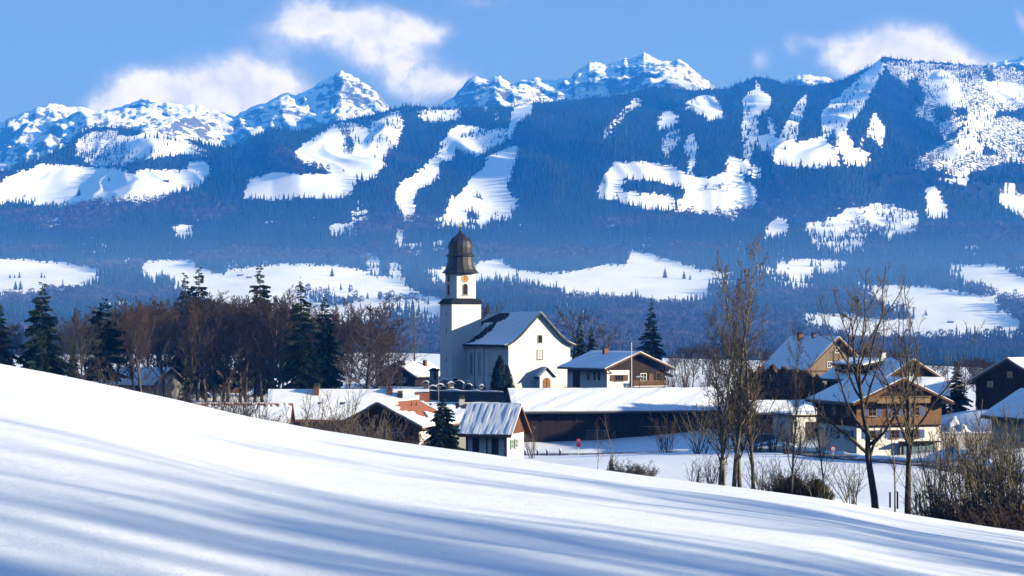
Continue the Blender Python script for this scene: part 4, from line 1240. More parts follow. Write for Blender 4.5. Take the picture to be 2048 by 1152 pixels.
for y_ in (-3.6, .5, 4):
    window(J, (-6.2, y_, 2.8), u_l, n_l, 1.2, 1.1, WHITE, SHUT_BLUE); window(J, (-6.34, y_, 5.8), u_l, n_l, 1.1, 1.1, TIMBER_PALE)
gd = MB().box((2.6, -6.3, .2), (4.6, .12, 2.6)).build('garage_door', material('blue_grey_door', (.10, .17, .24), .6, (.14, .22, .29), 3), J)
gm = MB()
for x_ in (.35, 1.5, 2.6, 3.7, 4.85): gm.box((x_, -6.38, .2), (.1, .06, 2.6))
for z_ in (-.3, .55): gm.box((2.6, -6.37, z_), (4.6, .05, .08))
gm.build('door_batten', material('door_batten_paint', (.05, .08, .12), .6), gd)
gc = MB().box((2.6, -6.05, .3), (5.4, .44, 2.9)).build('garage_front', PLASTER_GREY, J)
MB().box((2.6, -6.6, 1.82), (5.8, 1.1, .16)).build('garage_canopy', WOOD_DARK, gc)
MB().box((-6.3, -5.8, 2.0), (.1, .12, 4.0)).build('downpipe', METAL_DARK, J)
sk = MB().box((-2.9, 1.4, 9.05), (1.2, 1.7, .2), (.91, 0, .41), (0, 1, 0)).build('skylight', METAL_DARK, J)
MB().box((-2.94, 1.4, 9.18), (1.0, 1.5, .03), (.91, 0, .41), (0, 1, 0)).build('pane', GLASS, sk)

K = house('barn', 'dark timber barn with snowy right pitch near the field edge', 'barn', 2054, 280, -40, -12.6)
gable_walls(K, 10.5, 11, 4.6, 7.6, WOOD_DARK)
gable_roof(K, 10.5, 11, 4.6, 7.6, .9, 1.1, mat=TILE_DARK)
MB().box((0, -5.56, 1.8), (3.4, .12, 3.6)).build('barn_door', WOOD_DARK, K)
window(K, (-3, -5.5, 4.2), u_f, n_f, 1.0, .9, WOOD_PLAIN); window(K, (0, -5.5, 5.6), u_f, n_f, .9, .9, WOOD_PLAIN)

Lh = house('villa', 'pale house with blue-shaded snow roof', 'house', 2088, 241, 15, -15.0)
Lh['label'] = 'pale plastered house with blue-shaded snow roof below the dark barn'
gable_walls(Lh, 9.4, 9.0, 3.9, 6.6, PLASTER_OLD)
gable_roof(Lh, 9.4, 9.0, 3.9, 6.6, 1.0, 1.0, mat=TILE_DARK)
for y_ in (-3, -.5, 2): window(Lh, (-4.7, y_, 2.6), u_l, n_l, .8, 1.1, WHITE); window(Lh, (-4.7, y_, .6), u_l, n_l, .8, 1.0, WHITE, sill=False)
for x_ in (-2.5, 0, 2.5): window(Lh, (x_, -4.5, 2.4), u_f, n_f, 1.0, 1.1, WHITE)

# far side of the village: roofs that show between the trunks
Q = house('farmhouse', 'distant brown-gabled house seen between the bare trunks', 'house', 428, 420, 20, None)
gable_walls(Q, 9, 10, 3.6, 6.0, WOOD_RED); gable_roof(Q, 9, 10, 3.6, 6.0, .8, .9, mat=TILE_DARK)
window(Q, (-2, -5, 2.2), u_f, n_f, 1.1, 1.1, WHITE); window(Q, (2, -5, 2.2), u_f, n_f, 1.1, 1.1, WHITE); window(Q, (-4.5, 0, 2), u_l, n_l, 1.1, 1.1, WHITE)
Q2 = house('farmhouse', 'white-walled house low behind the wood edge', 'house', 290, 360, 60, None)
gable_walls(Q2, 9, 11, 3.2, 5.8, PLASTER_OLD); gable_roof(Q2, 9, 11, 3.2, 5.8, .8, .9, mat=TILE_DARK)
window(Q2, (-4.5, 2, 1.8), u_l, n_l, 1.1, 1.1, WHITE); window(Q2, (-4.5, -2, 1.8), u_l, n_l, 1.1, 1.1, WHITE); window(Q2, (0, -5.5, 2), u_f, n_f, 1.1, 1.1, WHITE)
Q3 = house('shed', 'low snow-roofed shed between the long barn and big chalet', 'shed', 1560, 300, 100, None)
gable_walls(Q3, 6, 9, 2.4, 3.8, WOOD_DARK); gable_roof(Q3, 6, 9, 2.4, 3.8, .6, .5, mat=TILE_DARK)
MB().box((-3.06, 1, 1.1), (.12, 2.4, 2.2)).build('door', WOOD_PLAIN, Q3)
Q4 = house('garage', 'white garage with flat snow roof left of the big chalet', 'garage', 1610, 282, 20, None)
MB().box((0, 0, 1.0), (7, 6, 3.6)).build('wall', PLASTER, Q4)
MB().box((0, 0, 2.88), (7.6, 6.6, .16)).build('roof', TILE_DARK, Q4)
shell('snow_cover', Q4, 12, 10, lambda u, v: (-3.75 + 7.5 * u, -3.25 + 6.5 * v, 2.96), (0, 0, 1), .35)
MB().box((0, -3.06, .9), (2.8, .12, 2.1)).build('garage_door', WOOD_DARK, Q4)

# a parked car half hidden by the shrubs left of the big chalet
CARP = material('dark_blue_car_paint', (0.012, 0.02, 0.05), .25, spec=.6)
cr = house('parked_car', 'dark blue parked car with snow on its roof left of the big chalet', 'car', 1531, 288, 8, None)
body = MB()
side = [(-2.1, .3), (2.1, .3), (2.15, .75), (1.95, .95), (1.0, 1.02), (.55, 1.42), (-1.35, 1.45), (-1.95, 1.0), (-2.15, .8)]
nb_ = len(side)
body.v = [(x_ * 1, -.82, z_) for x_, z_ in side] + [(x_, .82, z_) for x_, z_ in side]
body.v = [(y_, x_, z_) for x_, y_, z_ in body.v]
body.f = [tuple(range(nb_)), tuple(range(2 * nb_ - 1, nb_ - 1, -1))] + [((i + 1) % nb_, i, nb_ + i, nb_ + (i + 1) % nb_) for i in range(nb_)]
body.build('body', CARP, cr)
for s in (-1, 1):
    MB().prism([(-1.2, 1.03), (.75, 1.03), (.45, 1.36), (-1.2, 1.38)], -.01, .01).build('side_window', GLASS, cr, (s * .835, 0, 0), (0, 0, R(90)))
    for yy in (-1.3, 1.3):
        w_ = MB().tube((s * .68, yy, .33), (s * .86, yy, .33), .33, .33, 16).build('wheel', METAL_DARK, cr)
        MB().tube((s * .86, yy, .33), (s * .88, yy, .33), .19, .19, 12).build('rim', METAL, w_)
    MB().box((s * .58, -2.15, .68), (.35, .08, .16)).build('tail_light', material('tail_light_red', (.4, .02, .02), .3), cr)
MB().poly([(-.68, -1.93, 1.06), (.68, -1.93, 1.06), (.62, -1.42, 1.42), (-.62, -1.42, 1.42)]).build('rear_window', GLASS, cr)
shell('snow_cap', cr, 8, 8, lambda u, v: (-.75 + 1.5 * u, -1.3 + 1.8 * v, 1.45), (0, 0, 1), .2)
# ------------------------------------------------------------------ trees
BARK = material('bark', (0.055, 0.044, 0.035), 0.95, (0.12, 0.10, 0.08), 3, bump=.5, bscale=12, stretch=(2, 2, .5))
BARK_PALE = material('pale_bark', (0.15, 0.135, 0.095), 0.9, (0.27, 0.245, 0.17), 2.5, bump=.4, bscale=10, stretch=(2, 2, .6))
TWIG = material('brown_twigs', (0.040, 0.028, 0.022), 0.9, (0.10, 0.062, 0.040), .35)
TWIG_DARK = material('dark_twigs', (0.028, 0.021, 0.018), 0.9, (0.058, 0.044, 0.034), .5)
TWIG_PALE = material('pale_twigs', (0.13, 0.105, 0.072), 0.9, (0.22, 0.18, 0.12), .6)
TWIG_OLIVE = material('olive_twigs', (0.10, 0.08, 0.042), 0.9, (0.17, 0.13, 0.07), .6)
CATKIN = material('dry_catkin', (0.09, 0.05, 0.025), 0.9, (0.16, 0.09, 0.05), 3)
NEEDLE = material('spruce_needles', (0.012, 0.026, 0.014), 0.75, (0.030, 0.052, 0.022), 1.2, spec=.15)
NEEDLE_G = material('fresh_spruce_needles', (0.022, 0.042, 0.014), 0.75, (0.06, 0.085, 0.028), 1.2, spec=.15)
NEEDLE_D = material('dark_yew_needles', (0.008, 0.014, 0.009), 0.8, (0.02, 0.030, 0.016), 1.5, spec=.1)


def tubes(polys, sides):
    """polys: list of (points n x 3, radii n); one mesh of tapered tubes"""
    V = []; Fc = []; b = 0
    for (pts, rad), k in zip(polys, sides):
        pts = np.asarray(pts); n = len(pts)
        tan = np.gradient(pts, axis=0) if n > 2 else np.repeat((pts[-1] - pts[0])[None], n, 0)
        tan = tan / (np.linalg.norm(tan, axis=1, keepdims=True) + 1e-9)
        ref = np.array([0.31, 0.93, 0.2]) if abs(tan[0, 1]) < .8 else np.array([0.9, .1, .3])
        a = np.cross(tan, ref); a /= np.linalg.norm(a, axis=1, keepdims=True) + 1e-9
        c = np.cross(tan, a)
        th = np.arange(k) * 2 * np.pi / k
        ring = pts[:, None, :] + np.asarray(rad)[:, None, None] * (np.cos(th)[None, :, None] * a[:, None, :] + np.sin(th)[None, :, None] * c[:, None, :])
        V.append(ring.reshape(-1, 3))
        i = np.arange(n - 1)[:, None] * k + np.arange(k)[None, :]; j = np.arange(n - 1)[:, None] * k + (np.arange(k)[None, :] + 1) % k
        Fc.append(b + np.stack([i, j, j + k, i + k], -1).reshape(-1, 4)); b += n * k
    return np.concatenate(V), np.concatenate(Fc)


def grow(seed, H, r0, lev, start_dir=(0, 0, 1), base=(0, 0, 0)):
    """recursive bare tree; lev = list of dicts per branch order: n, start, ang, len, wig, up, seg, shape"""
    r = np.random.default_rng(seed)
    out = [[] for _ in lev]
    tips = []
    def branch(p, d, L, rad, k):
        q = lev[k]; n = q['seg']
        pts = [p]; dirs = [d]
        for i in range(n):
            d = d + r.normal(size=3) * q['wig'] + np.array([0, 0, q['up']])
            d = d / np.linalg.norm(d)
            p = p + d * L / n; pts.append(p); dirs.append(d)
        t = np.linspace(0, 1, n + 1)
        rr = rad * (1 - t * q.get('taper', .85)); rr = np.maximum(rr, q.get('rmin', .008))
        out[k].append((np.array(pts), rr))
        if k + 1 >= len(lev): tips.append(pts[-1]); return
        c = lev[k + 1]; m = c['n'] if isinstance(c['n'], int) else max(1, int(c['n'] * L))
        az = r.uniform(0, 6.28)
        for i in range(m):
            f = c['start'] + (1 - c['start']) * (i + r.uniform(0, 1)) / m; f = min(f, .99)
            s = f * n; i0 = int(s); w = s - i0
            pp = pts[i0] * (1 - w) + pts[i0 + 1] * w; dd = dirs[i0 + 1]
            az += 2.4 + r.uniform(-.5, .5)
            a = np.cross(dd, [0.2, .3, .93] if abs(dd[2]) < .9 else [1, .1, 0]); a /= np.linalg.norm(a); b = np.cross(dd, a)
            ang = c['ang'] * r.uniform(.7, 1.25)
            nd = dd * math.cos(ang) + (a * math.cos(az) + b * math.sin(az)) * math.sin(ang)
            sh = c.get('shape', 'taper')
            fac = (1 - .72 * f) if sh == 'taper' else (math.sin(math.pi * min(1, (f - c['start']) / (1 - c['start']) * .8 + .2)) if sh == 'round' else 1.0)
            branch(pp, nd, L * c['len'] * fac * r.uniform(.75, 1.2), min(rad * (1 - f * .8) * c.get('rr', .55), rad * .7), k + 1)
    branch(np.array(base, float), np.array(start_dir, float), H, r0, 0)
    return out, tips


def bare_meshes(seed, H, r0, lev, limb_levels, stems=None):
    outs = [[] for _ in lev]; tips = []
    for (b, d, h, rr) in (stems or [((0, 0, -.4), (0, 0, 1), H, r0)]):
        o_, t_ = grow(seed, h, rr, lev, d, b); seed += 13
        for k in range(len(lev)): outs[k] += o_[k]
        tips += t_
    limbs = [q for k in range(limb_levels) for q in outs[k]]; ls = [(8 if k == 0 else 5) for k in range(limb_levels) for q in outs[k]]
    tw = [q for k in range(limb_levels, len(lev)) for q in outs[k]]; ts = [(4 if k == limb_levels and len(lev) - limb_levels > 2 else 3) for k in range(limb_levels, len(lev)) for q in outs[k]]
    return tubes(limbs, ls), tubes(tw, ts), tips


KIND = {}


def bare_kind(key, seed, H, r0, lev, limb_levels, bark, twig, stems=None, catkins=0):
    (lv, lf), (tv, tf), tips = bare_meshes(seed, H, r0, lev, limb_levels, stems)
    top = max(lv[:, 2].max(), tv[:, 2].max())
    parts = [('trunk', mesh_np(key + '_trunk', lv, lf, bark, True)), ('crown', mesh_np(key + '_crown', tv, tf, twig))]
    if catkins:
        r = np.random.default_rng(seed); V = []; Fc = []
        for i in r.choice(len(tips), min(catkins, len(tips)), False):
            p = np.array(tips[i]); s = r.uniform(.035, .07); b = len(V)
            V += [p + (0, 0, .02), p + (s * .5, 0, -s), p + (-s * .3, s * .45, -s), p + (-s * .3, -s * .45, -s), p + (0, 0, -2.4 * s)]
            for q in ((0, 1, 2), (0, 2, 3), (0, 3, 1), (4, 2, 1), (4, 3, 2), (4, 1, 3)): Fc.append([b + w for w in q])
        parts.append(('catkins', mesh_np(key + '_catkins', np.array(V), np.array(Fc), CATKIN)))
    KIND[key] = (top, parts)


for i, sd in enumerate((3, 21, 40)):
    bare_kind('beech%d' % i, sd, 17, .30, [
        dict(seg=9, wig=.05, up=.05, taper=.9),
        dict(n=26, start=.20, ang=.82, len=.50, seg=6, wig=.10, up=.13, rr=.5, rmin=.035, shape='round'),
        dict(n=11, start=.15, ang=.68, len=.46, seg=4, wig=.12, up=.06, rr=.5, rmin=.026),
        dict(n=7, start=.12, ang=.62, len=.5, seg=3, wig=.14, up=.05, rr=.5, rmin=.020),
        dict(n=4, start=.15, ang=.6, len=.6, seg=1, wig=.1, up=.05, rr=.6, rmin=.018)], 2, BARK, TWIG if i != 1 else TWIG_DARK)
for i, sd in enumerate((5, 17)):          # tall slender alders of the near bank
    bare_kind('alder%d' % i, sd, 18, .19, [
        dict(seg=14, wig=.035, up=.05, taper=.93),
        dict(n=36, start=.16, ang=.60, len=.33, seg=6, wig=.08, up=.10, rr=.42, rmin=.022),
        dict(n=9, start=.2, ang=.65, len=.38, seg=4, wig=.14, up=.06, rr=.5, rmin=.014),
        dict(n=4, start=.25, ang=.6, len=.48, seg=2, wig=.15, up=.03, rr=.6, rmin=.010)], 1, BARK_PALE, TWIG_PALE, catkins=900)
for i, sd in enumerate((9, 33)):          # crooked old fruit trees of the near bank
    bare_kind('old%d' % i, sd, 15, .33, [
        dict(seg=10, wig=.13, up=.06, taper=.9),
        dict(n=15, start=.24, ang=.78, len=.66, seg=9, wig=.17, up=.13, rr=.62, rmin=.04, shape='round'),
        dict(n=10, start=.2, ang=.75, len=.45, seg=6, wig=.2, up=.10, rr=.5, rmin=.02),
        dict(n=6, start=.2, ang=.7, len=.45, seg=3, wig=.2, up=.06, rr=.5, rmin=.013)], 2, BARK, TWIG_OLIVE, catkins=260)
bare_kind('oak', 15, 12, .42, [
    dict(seg=7, wig=.10, up=.05, taper=.85),
    dict(n=14, start=.28, ang=.95, len=.62, seg=8, wig=.20, up=.09, rr=.55, rmin=.06, shape='round'),
    dict(n=8, start=.2, ang=.8, len=.45, seg=5, wig=.22, up=.07, rr=.5, rmin=.035),
    dict(n=6, start=.2, ang=.7, len=.45, seg=3, wig=.2, up=.05, rr=.5, rmin=.02)], 2, BARK, TWIG_DARK)
bare_kind('larch', 8, 15, .20, [
    dict(seg=9, wig=.012, up=.02, taper=.9),
    dict(n=46, start=.2, ang=1.5, len=.33, seg=5, wig=.06, up=.05, rr=.3, rmin=.018),
    dict(n=8, start=.15, ang=.9, len=.25, seg=2, wig=.12, up=-.05, rr=.5, rmin=.013)], 1, BARK, TWIG_OLIVE)
for i, sd in enumerate((4, 12, 29)):          # hazel-like shrubs with many stems
    rr_ = np.random.default_rng(sd)
    st_ = [((rr_.uniform(-.5, .5), rr_.uniform(-.5, .5), -.3), (rr_.uniform(-.35, .35), rr_.uniform(-.35, .35), 1), rr_.uniform(3.5, 6.5), rr_.uniform(.03, .055)) for _ in range(13)]
    bare_kind('shrub%d' % i, sd, 6, .05, [
        dict(seg=6, wig=.06, up=.03, taper=.85, rmin=.012),
        dict(n=8, start=.2, ang=.5, len=.38, seg=4, wig=.1, up=.06, rr=.5, rmin=.011),
        dict(n=5, start=.2, ang=.6, len=.4, seg=2, wig=.14, up=.04, rr=.6, rmin=.009)], 1, BARK_PALE if i == 2 else BARK, (TWIG_PALE, TWIG, TWIG_OLIVE)[i], stems=st_)
rr_ = np.random.default_rng(77)
bare_kind('thicket', 50, 2, .03, [
    dict(seg=4, wig=.16, up=.0, taper=.8, rmin=.012),
    dict(n=9, start=.15, ang=.7, len=.5, seg=3, wig=.2, up=.0, rr=.6, rmin=.011),
    dict(n=7, start=.15, ang=.7, len=.5, seg=2, wig=.2, up=0, rr=.7, rmin=.010)], 1, BARK, TWIG, stems=[((rr_.uniform(-1.4, 1.4), rr_.uniform(-1, 1), -.2), (rr_.uniform(-.8, .8), rr_.uniform(-.8, .8), .8), rr_.uniform(1.6, 2.8), .03) for _ in range(34)])
bare_kind('sapling', 61, 7, .05, [
    dict(seg=8, wig=.03, up=.04, taper=.9, rmin=.012),
    dict(n=18, start=.2, ang=.55, len=.32, seg=4, wig=.08, up=.08, rr=.5, rmin=.010),
    dict(n=5, start=.25, ang=.6, len=.4, seg=2, wig=.12, up=.05, rr=.6, rmin=.008)], 1, BARK_PALE, TWIG)


def conifer_kind(key, seed, H, rad, mat, whorls=34, per=7, droop=.35, crown0=.06, shape=1.0, frond=9, thin=1.0):
    """spruce: whorls of drooping boughs, each bough a spine with hanging sprays on both sides"""
    r = np.random.default_rng(seed)
    V = []; Fc = []; limbs = [(np.array([[0, 0, -.4], [0, 0, H * .5], [0, 0, H * .98]]), np.array([.022 * H * .8, .012 * H, .003 * H]))]; sides = [7]
    for w in range(whorls):
        t = (w + r.uniform(-.2, .2)) / whorls
        z = H * (crown0 + (1 - crown0) * t ** .93)
        R_ = rad * (1 - t) ** shape * r.uniform(.82, 1.12) + .12
        m = per if t < .75 else max(4, per - 2)
        for i in range(m):
            az = 6.283 * (i + r.uniform(-.3, .3)) / m + w * 1.3
            L = R_ * r.uniform(.5, 1.25); zb = z + r.normal() * H / whorls * .75; dr_ = droop * r.uniform(.5, 1.5)
            o = np.array([math.cos(az), math.sin(az), 0]); sdir = np.array([-math.sin(az), math.cos(az), 0])
            lift = .45 * (t - .35)
            def at(s): return np.array([0, 0, zb]) + o * L * s + np.array([0, 0, L * (lift * s - dr_ * s * s + .10 * max(0, s - .7))])
            if L > .9: limbs.append((np.array([at(0), at(.5), at(.9)]), np.array([.03, .018, .006]) * (.6 + L * .15))); sides.append(3)
            nf = max(3, int(frond * (L / rad) ** .7 + 1.5))
            for k in range(nf):
                s = .18 + .82 * (k + r.uniform(0, .6)) / nf
                p = at(min(s, 1)); wd = L * .36 * (1.12 - s * .85) * r.uniform(.7, 1.25) * thin + .05
                for side in (-1, 1):
                    tip = p + sdir * side * wd + o * wd * r.uniform(.5, .95) + np.array([0, 0, -wd * r.uniform(.25, .75)])
                    bw = L * .075 + .05
                    b = len(V)
                    V += [p - o * bw, p + o * bw * 1.1 + np.array([0, 0, .02]), tip, (p + tip) / 2 + np.array([0, 0, -bw * r.uniform(.6, 1.6)])]
                    Fc += [(b, b + 1, b + 2), (b, b + 2, b + 3)]
            b = len(V); q0, q1 = at(.72), at(1.0) + o * .08 * L
            V += [q0 + sdir * .05 * L, q0 - sdir * .05 * L, q1]; Fc.append((b, b + 1, b + 2))
    b = len(V)
    for i in range(5):
        a = i * 1.257; V += [(0, 0, H * 1.0), (math.cos(a) * .14, math.sin(a) * .14, H * .93), (math.cos(a + .6) * .14, math.sin(a + .6) * .14, H * .93)]
        Fc.append((b + 3 * i, b + 3 * i + 1, b + 3 * i + 2))
    lv, lf = tubes(limbs, sides)
    KIND[key] = (H, [('trunk', mesh_np(key + '_trunk', lv, lf, BARK, True)), ('crown', mesh_np(key + '_crown', np.array(V), np.array(Fc), mat))])


conifer_kind('spruce0', 1, 16, 3.2, NEEDLE, 38, 8, .34, .05, .85)
conifer_kind('spruce1', 2, 16, 3.0, NEEDLE_G, 34, 8, .42, .04, .75)
conifer_kind('fir', 3, 16, 3.8, NEEDLE, 30, 7, .26, .10, .62, thin=1.15)
conifer_kind('fine_spruce', 4, 14, 3.3, NEEDLE, 38, 8, .28, .04, 1.0, frond=11)
conifer_kind('dense', 7, 8, 2.4, NEEDLE_G, 30, 11, .40, .03, .7, frond=11, thin=1.2)
conifer_kind('pine', 6, 15, 3.4, NEEDLE_D, 20, 7, .10, .30, .45, thin=1.3)


def thuja_kind(key, seed, H, rad, mat):
    r = np.random.default_rng(seed); V = []; Fc = []
    for k in range(1500):
        t = r.uniform(0, 1) ** .85; z = H * t
        R_ = rad * min(1, .55 + t * 2.2) * (1 - t ** 2.2) + .06
        az = r.uniform(0, 6.283); q = R_ * r.uniform(.55, 1.12)
        p = np.array([q * math.cos(az), q * math.sin(az), z])
        up = np.array([math.cos(az) * .25, math.sin(az) * .25, 1]) * r.uniform(.25, .6)
        s = np.array([-math.sin(az), math.cos(az), 0]) * r.uniform(.06, .16)
        s = s + r.normal(size=3) * .04
        b = len(V); V += [p - s, p + s, p + up]; Fc.append((b, b + 1, b + 2))
    lv, lf = tubes([(np.array([[0, 0, -.3], [0, 0, H * .7]]), np.array([.12, .03]))], [6])
    KIND[key] = (H, [('trunk', mesh_np(key + '_trunk', lv, lf, BARK, True)), ('crown', mesh_np(key + '_crown', np.array(V), np.array(Fc), mat))])


thuja_kind('thuja', 5, 6, 1.1, NEEDLE_D)
thuja_kind('bush', 6, 2.2, 1.7, material('dull_evergreen', (0.07, 0.068, 0.032), .85, (0.15, 0.125, 0.065), 1.2))


def tree(key, name, label, px, d, top=None, hgt=None, wide=1.0, group=None, cat='tree', x=None, lean=0.0, turn=None):
    """place a copy of a kind on the ground at photo column px, depth d, its top at photo row `top`"""
    if x is None: x = (px - 1024) * d / F
    z = G(x, d) - .05
    H0, parts = KIND[key]
    if hgt is None: hgt = -(top - HZ) * d / F - z
    s = hgt / H0
    t = empty(name, (x, d, z), random.uniform(0, 6.28) if turn is None else turn)
    t.rotation_euler.y = lean
    t.scale = (s * wide, s * wide, s)
    tag(t, label, cat, group)
    for pn, me in parts:
        c_ = bpy.data.objects.new(pn, me); COL.objects.link(c_); c_.parent = t
        if pn == 'catkins': c_['kind'] = 'stuff'
    return t


# the wood left of the church
GW = 'bare beeches of the wood'
for i, (px_, top_, d_, w_) in enumerate([(20, 640, 300, 1.0), (165, 640, 320, 1.0), (180, 610, 340, 1.0), (232, 606, 345, 1.0), (268, 593, 352, .95), (300, 590, 372, 1.0), (330, 588, 345, .95), (362, 590, 362, 1.0), (395, 582, 380, 1.0), (430, 577, 350, 1.0), (456, 590, 372, .9), (480, 600, 346, 1.0),
                                     (508, 588, 352, .9), (565, 592, 362, .9), (635, 622, 348, 1.0), (668, 605, 362, 1.0), (765, 655, 348, 1.0), (250, 620, 400, 1), (345, 610, 410, 1), (420, 600, 415, 1), (600, 610, 400, 1), (120, 655, 350, 1), (60, 660, 340, 1), (195, 625, 365, 1), (285, 605, 330, 1), (315, 600, 395, 1), (378, 600, 335, 1), (412, 592, 362, 1), (445, 588, 338, 1), (492, 598, 368, 1), (525, 590, 372, 1), (555, 600, 350, 1), (585, 612, 352, 1), (620, 620, 372, 1), (650, 625, 352, 1), (755, 640, 372, 1)]):
    near = [(45, 'left of or behind the large ragged spruce'), (205, 'round the dark pine'), (295, 'between the dark pine and the twin firs'), (385, 'round the twin firs'), (475, 'between the twin firs and the single spruce top'), (560, 'round the dense red-brown beech'), (640, 'behind the broad green spruce'), (765, 'right of the rusty wide beech')]
    lb = min(near, key=lambda q: abs(q[0] - px_))[1]
    tree('beech%d' % (i % 2 if i % 5 else 2), 'beech_tree', 'tall bare beech of the wood ' + lb, px_, d_, top_, wide=w_ * 1.1, group='bare beeches ' + lb)
tree('beech2', 'beech_tree', 'big bare beech with dense red-brown crown in the middle of the wood', 540, 338, 568, wide=1.05)
tree('beech2', 'beech_tree', 'wide bare beech with rusty crown at the right end of the wood', 728, 334, 588, wide=1.25, turn=2.0)
tree('beech0', 'beech_tree', 'pale upright beech between the fir and the rusty wide beech', 694, 345, 600, wide=.7)
GF = 'dark spruces standing in the wood'
tree('fir', 'fir_tree', 'large dark spruce with ragged boughs at the left end of the wood', 85, 300, 566, wide=.95)
tree('spruce0', 'spruce_tree', 'dark spruce half cut off at the far left of the wood', 2, 300, 606, wide=1.1)['label'] = 'dark spruce beside the large ragged spruce, outermost of the wood'
tree('pine', 'pine_tree', 'dark pine among bare crowns near the left end of the wood', 207, 328, 604, wide=1.0)
tree('fir', 'fir_tree', 'ragged twin fir rising above the wood, shorter of two', 370, 392, 548, wide=.62)
tree('fir', 'fir_tree', 'ragged twin fir rising above the wood, taller of two', 398, 388, 537, wide=.75)
tree('fir', 'fir_tree', 'single spruce top rising behind the dense red-brown beech', 520, 398, 534, wide=.75)
tree('spruce1', 'spruce_tree', 'broad green sunlit spruce in front of the right half of the wood', 602, 334, 562, wide=1.0)
tree('fir', 'fir_tree', 'blackish spruce leaning against the broad green spruce', 650, 340, 596, wide=.8)
tree('spruce1', 'spruce_tree', 'small green spruce under the large ragged spruce', 84, 284, 662, wide=1.0)
tree('spruce1', 'spruce_tree', 'small green spruce at the snow edge right of the ragged spruce', 146, 288, 676, wide=.95)
tree('spruce1', 'spruce_tree', 'young olive-green spruce at the foot of the twin firs', 372, 302, 706, wide=.75)
tree('larch', 'larch_tree', 'thin bare larch standing alone left of the church tower', 830, 458, 598, wide=1.05)
# the hedge line beyond the village
for k, (px_, top_, d_) in enumerate([(1340, 705, 470), (1372, 690, 480), (1405, 680, 475), (1440, 690, 490), (1472, 680, 480), (1500, 690, 470), (1530, 695, 480), (1350, 715, 450), (1425, 705, 455), (1545, 705, 440), (1705, 690, 470), (1750, 685, 480), (1800, 700, 470)]):
    tree('beech%d' % (k % 3), 'linden_tree', 'bare tree of the hedge line beyond the ' + ('long barn' if px_ < 1600 else 'dormer house'), px_, d_, top_, wide=1.3, group='hedge trees beyond the ' + ('long barn' if px_ < 1600 else 'dormer house'))
# round the church and behind the houses
tree('oak', 'oak_tree', 'gnarled bare oak behind the church gable', 1148, 428, 608, wide=1.0)
tree('oak', 'oak_tree', 'low bare oak behind the chalet chimney', 1216, 436, 642, wide=.9)
tree('beech1', 'linden_tree', 'bare crown rising behind the church roof beside the tower', 972, 470, 598, wide=.9)
tree('spruce0', 'spruce_tree', 'brownish spruce behind the church beside the gnarled oak', 1160, 424, 640, wide=.85)
tree('spruce0', 'spruce_tree', 'shorter brownish spruce between the two bare oaks', 1182, 426, 652, wide=.95)
tree('fine_spruce', 'spruce_tree', 'perfect dark spruce behind the chalet roof', 1303, 424, 601, wide=1.0)
tree('thuja', 'thuja', 'dark columnar thuja at the church gable corner', 1000, 388, 716, wide=1.2)
tree('thuja', 'thuja', 'shorter dark thuja next to the columnar one at the gable corner', 1014, 388, 734, wide=1.2)
tree('spruce0', 'spruce_tree', 'black conifer left of the dark barn', 1912, 296, 722, wide=1.5)
tree('beech1', 'linden_tree', 'round bare tree between the black conifer and the dark barn', 1952, 330, 708, wide=1.05)
for px_, d_, top_ in ((1880, 352, 722), (1926, 345, 715), (1968, 338, 716), (2005, 350, 722)):
    tree('beech1', 'linden_tree', 'dark bare tree in the row beside the black conifer', px_, d_, top_, wide=1.5, group='bare row beside the black conifer')
tree('beech1', 'linden_tree', 'bare tree right behind the round one by the dark barn', 1985, 345, 725, wide=1.0)
for px_, d_, top_ in ((1345, 372, 722), (1375, 368, 742), (1410, 372, 738), (1450, 378, 725), (1490, 372, 728), (1520, 360, 735), (1365, 400, 705), (1480, 410, 700), (1420, 420, 705)):
    tree('shrub%d' % (px_ % 3), 'shrub', 'bare shrub behind the long barn roof', px_, d_, top_, wide=1.5, group='shrubs behind the long barn', cat='shrub')
for px_, d_, top_ in ((1385, 345, 690), (1550, 340, 715)):
    tree('beech1', 'linden_tree', 'dark bare tree behind the long barn and left of the tall barn', px_, d_ + 60, top_, wide=1.0, group='bare trees behind the barn')
tree('dense', 'spruce_tree', 'dense green spruce between the timber gable house and the cottage', 886, 243, 800, wide=1.15)
for px_, d_, top_ in ((412, 250, 740), (445, 255, 735), (478, 252, 745), (505, 256, 752), (600, 245, 778), (655, 238, 792), (690, 236, 772), (722, 240, 800), (750, 238, 815), (640, 262, 800)):
    tree('shrub%d' % (px_ % 3), 'shrub', 'bare many-stemmed shrub along the snow edge before the farmhouse roofs', px_, d_, top_, wide=1.15, group='shrubs before the farmhouses', cat='shrub')
for px_, d_, top_ in ((700, 246, 835), (735, 246, 828), (770, 244, 838), (660, 250, 845), (620, 255, 842), (580, 258, 835), (540, 258, 828), (500, 258, 818), (800, 240, 860), (830, 240, 868)):
    tree('thicket', 'thicket', 'dense brown thicket at the snow edge below the timber gable house', px_, d_, top_, wide=1.1, group='thickets below the gable house', cat='bush')
for px_, d_, top_ in ((300, 265, 735), (340, 270, 745), (250, 262, 722), (200, 258, 706), (385, 262, 758)):
    tree('shrub1', 'shrub', 'brown undergrowth shrub at the foot of the wood', px_, d_, top_, wide=1.3, group='undergrowth of the wood', cat='shrub')
thuja_kind('hedge', 9, 4, 2.2, material('dry_beech_leaves', (0.085, 0.045, 0.018), .85, (0.20, 0.11, 0.045), 1.5))
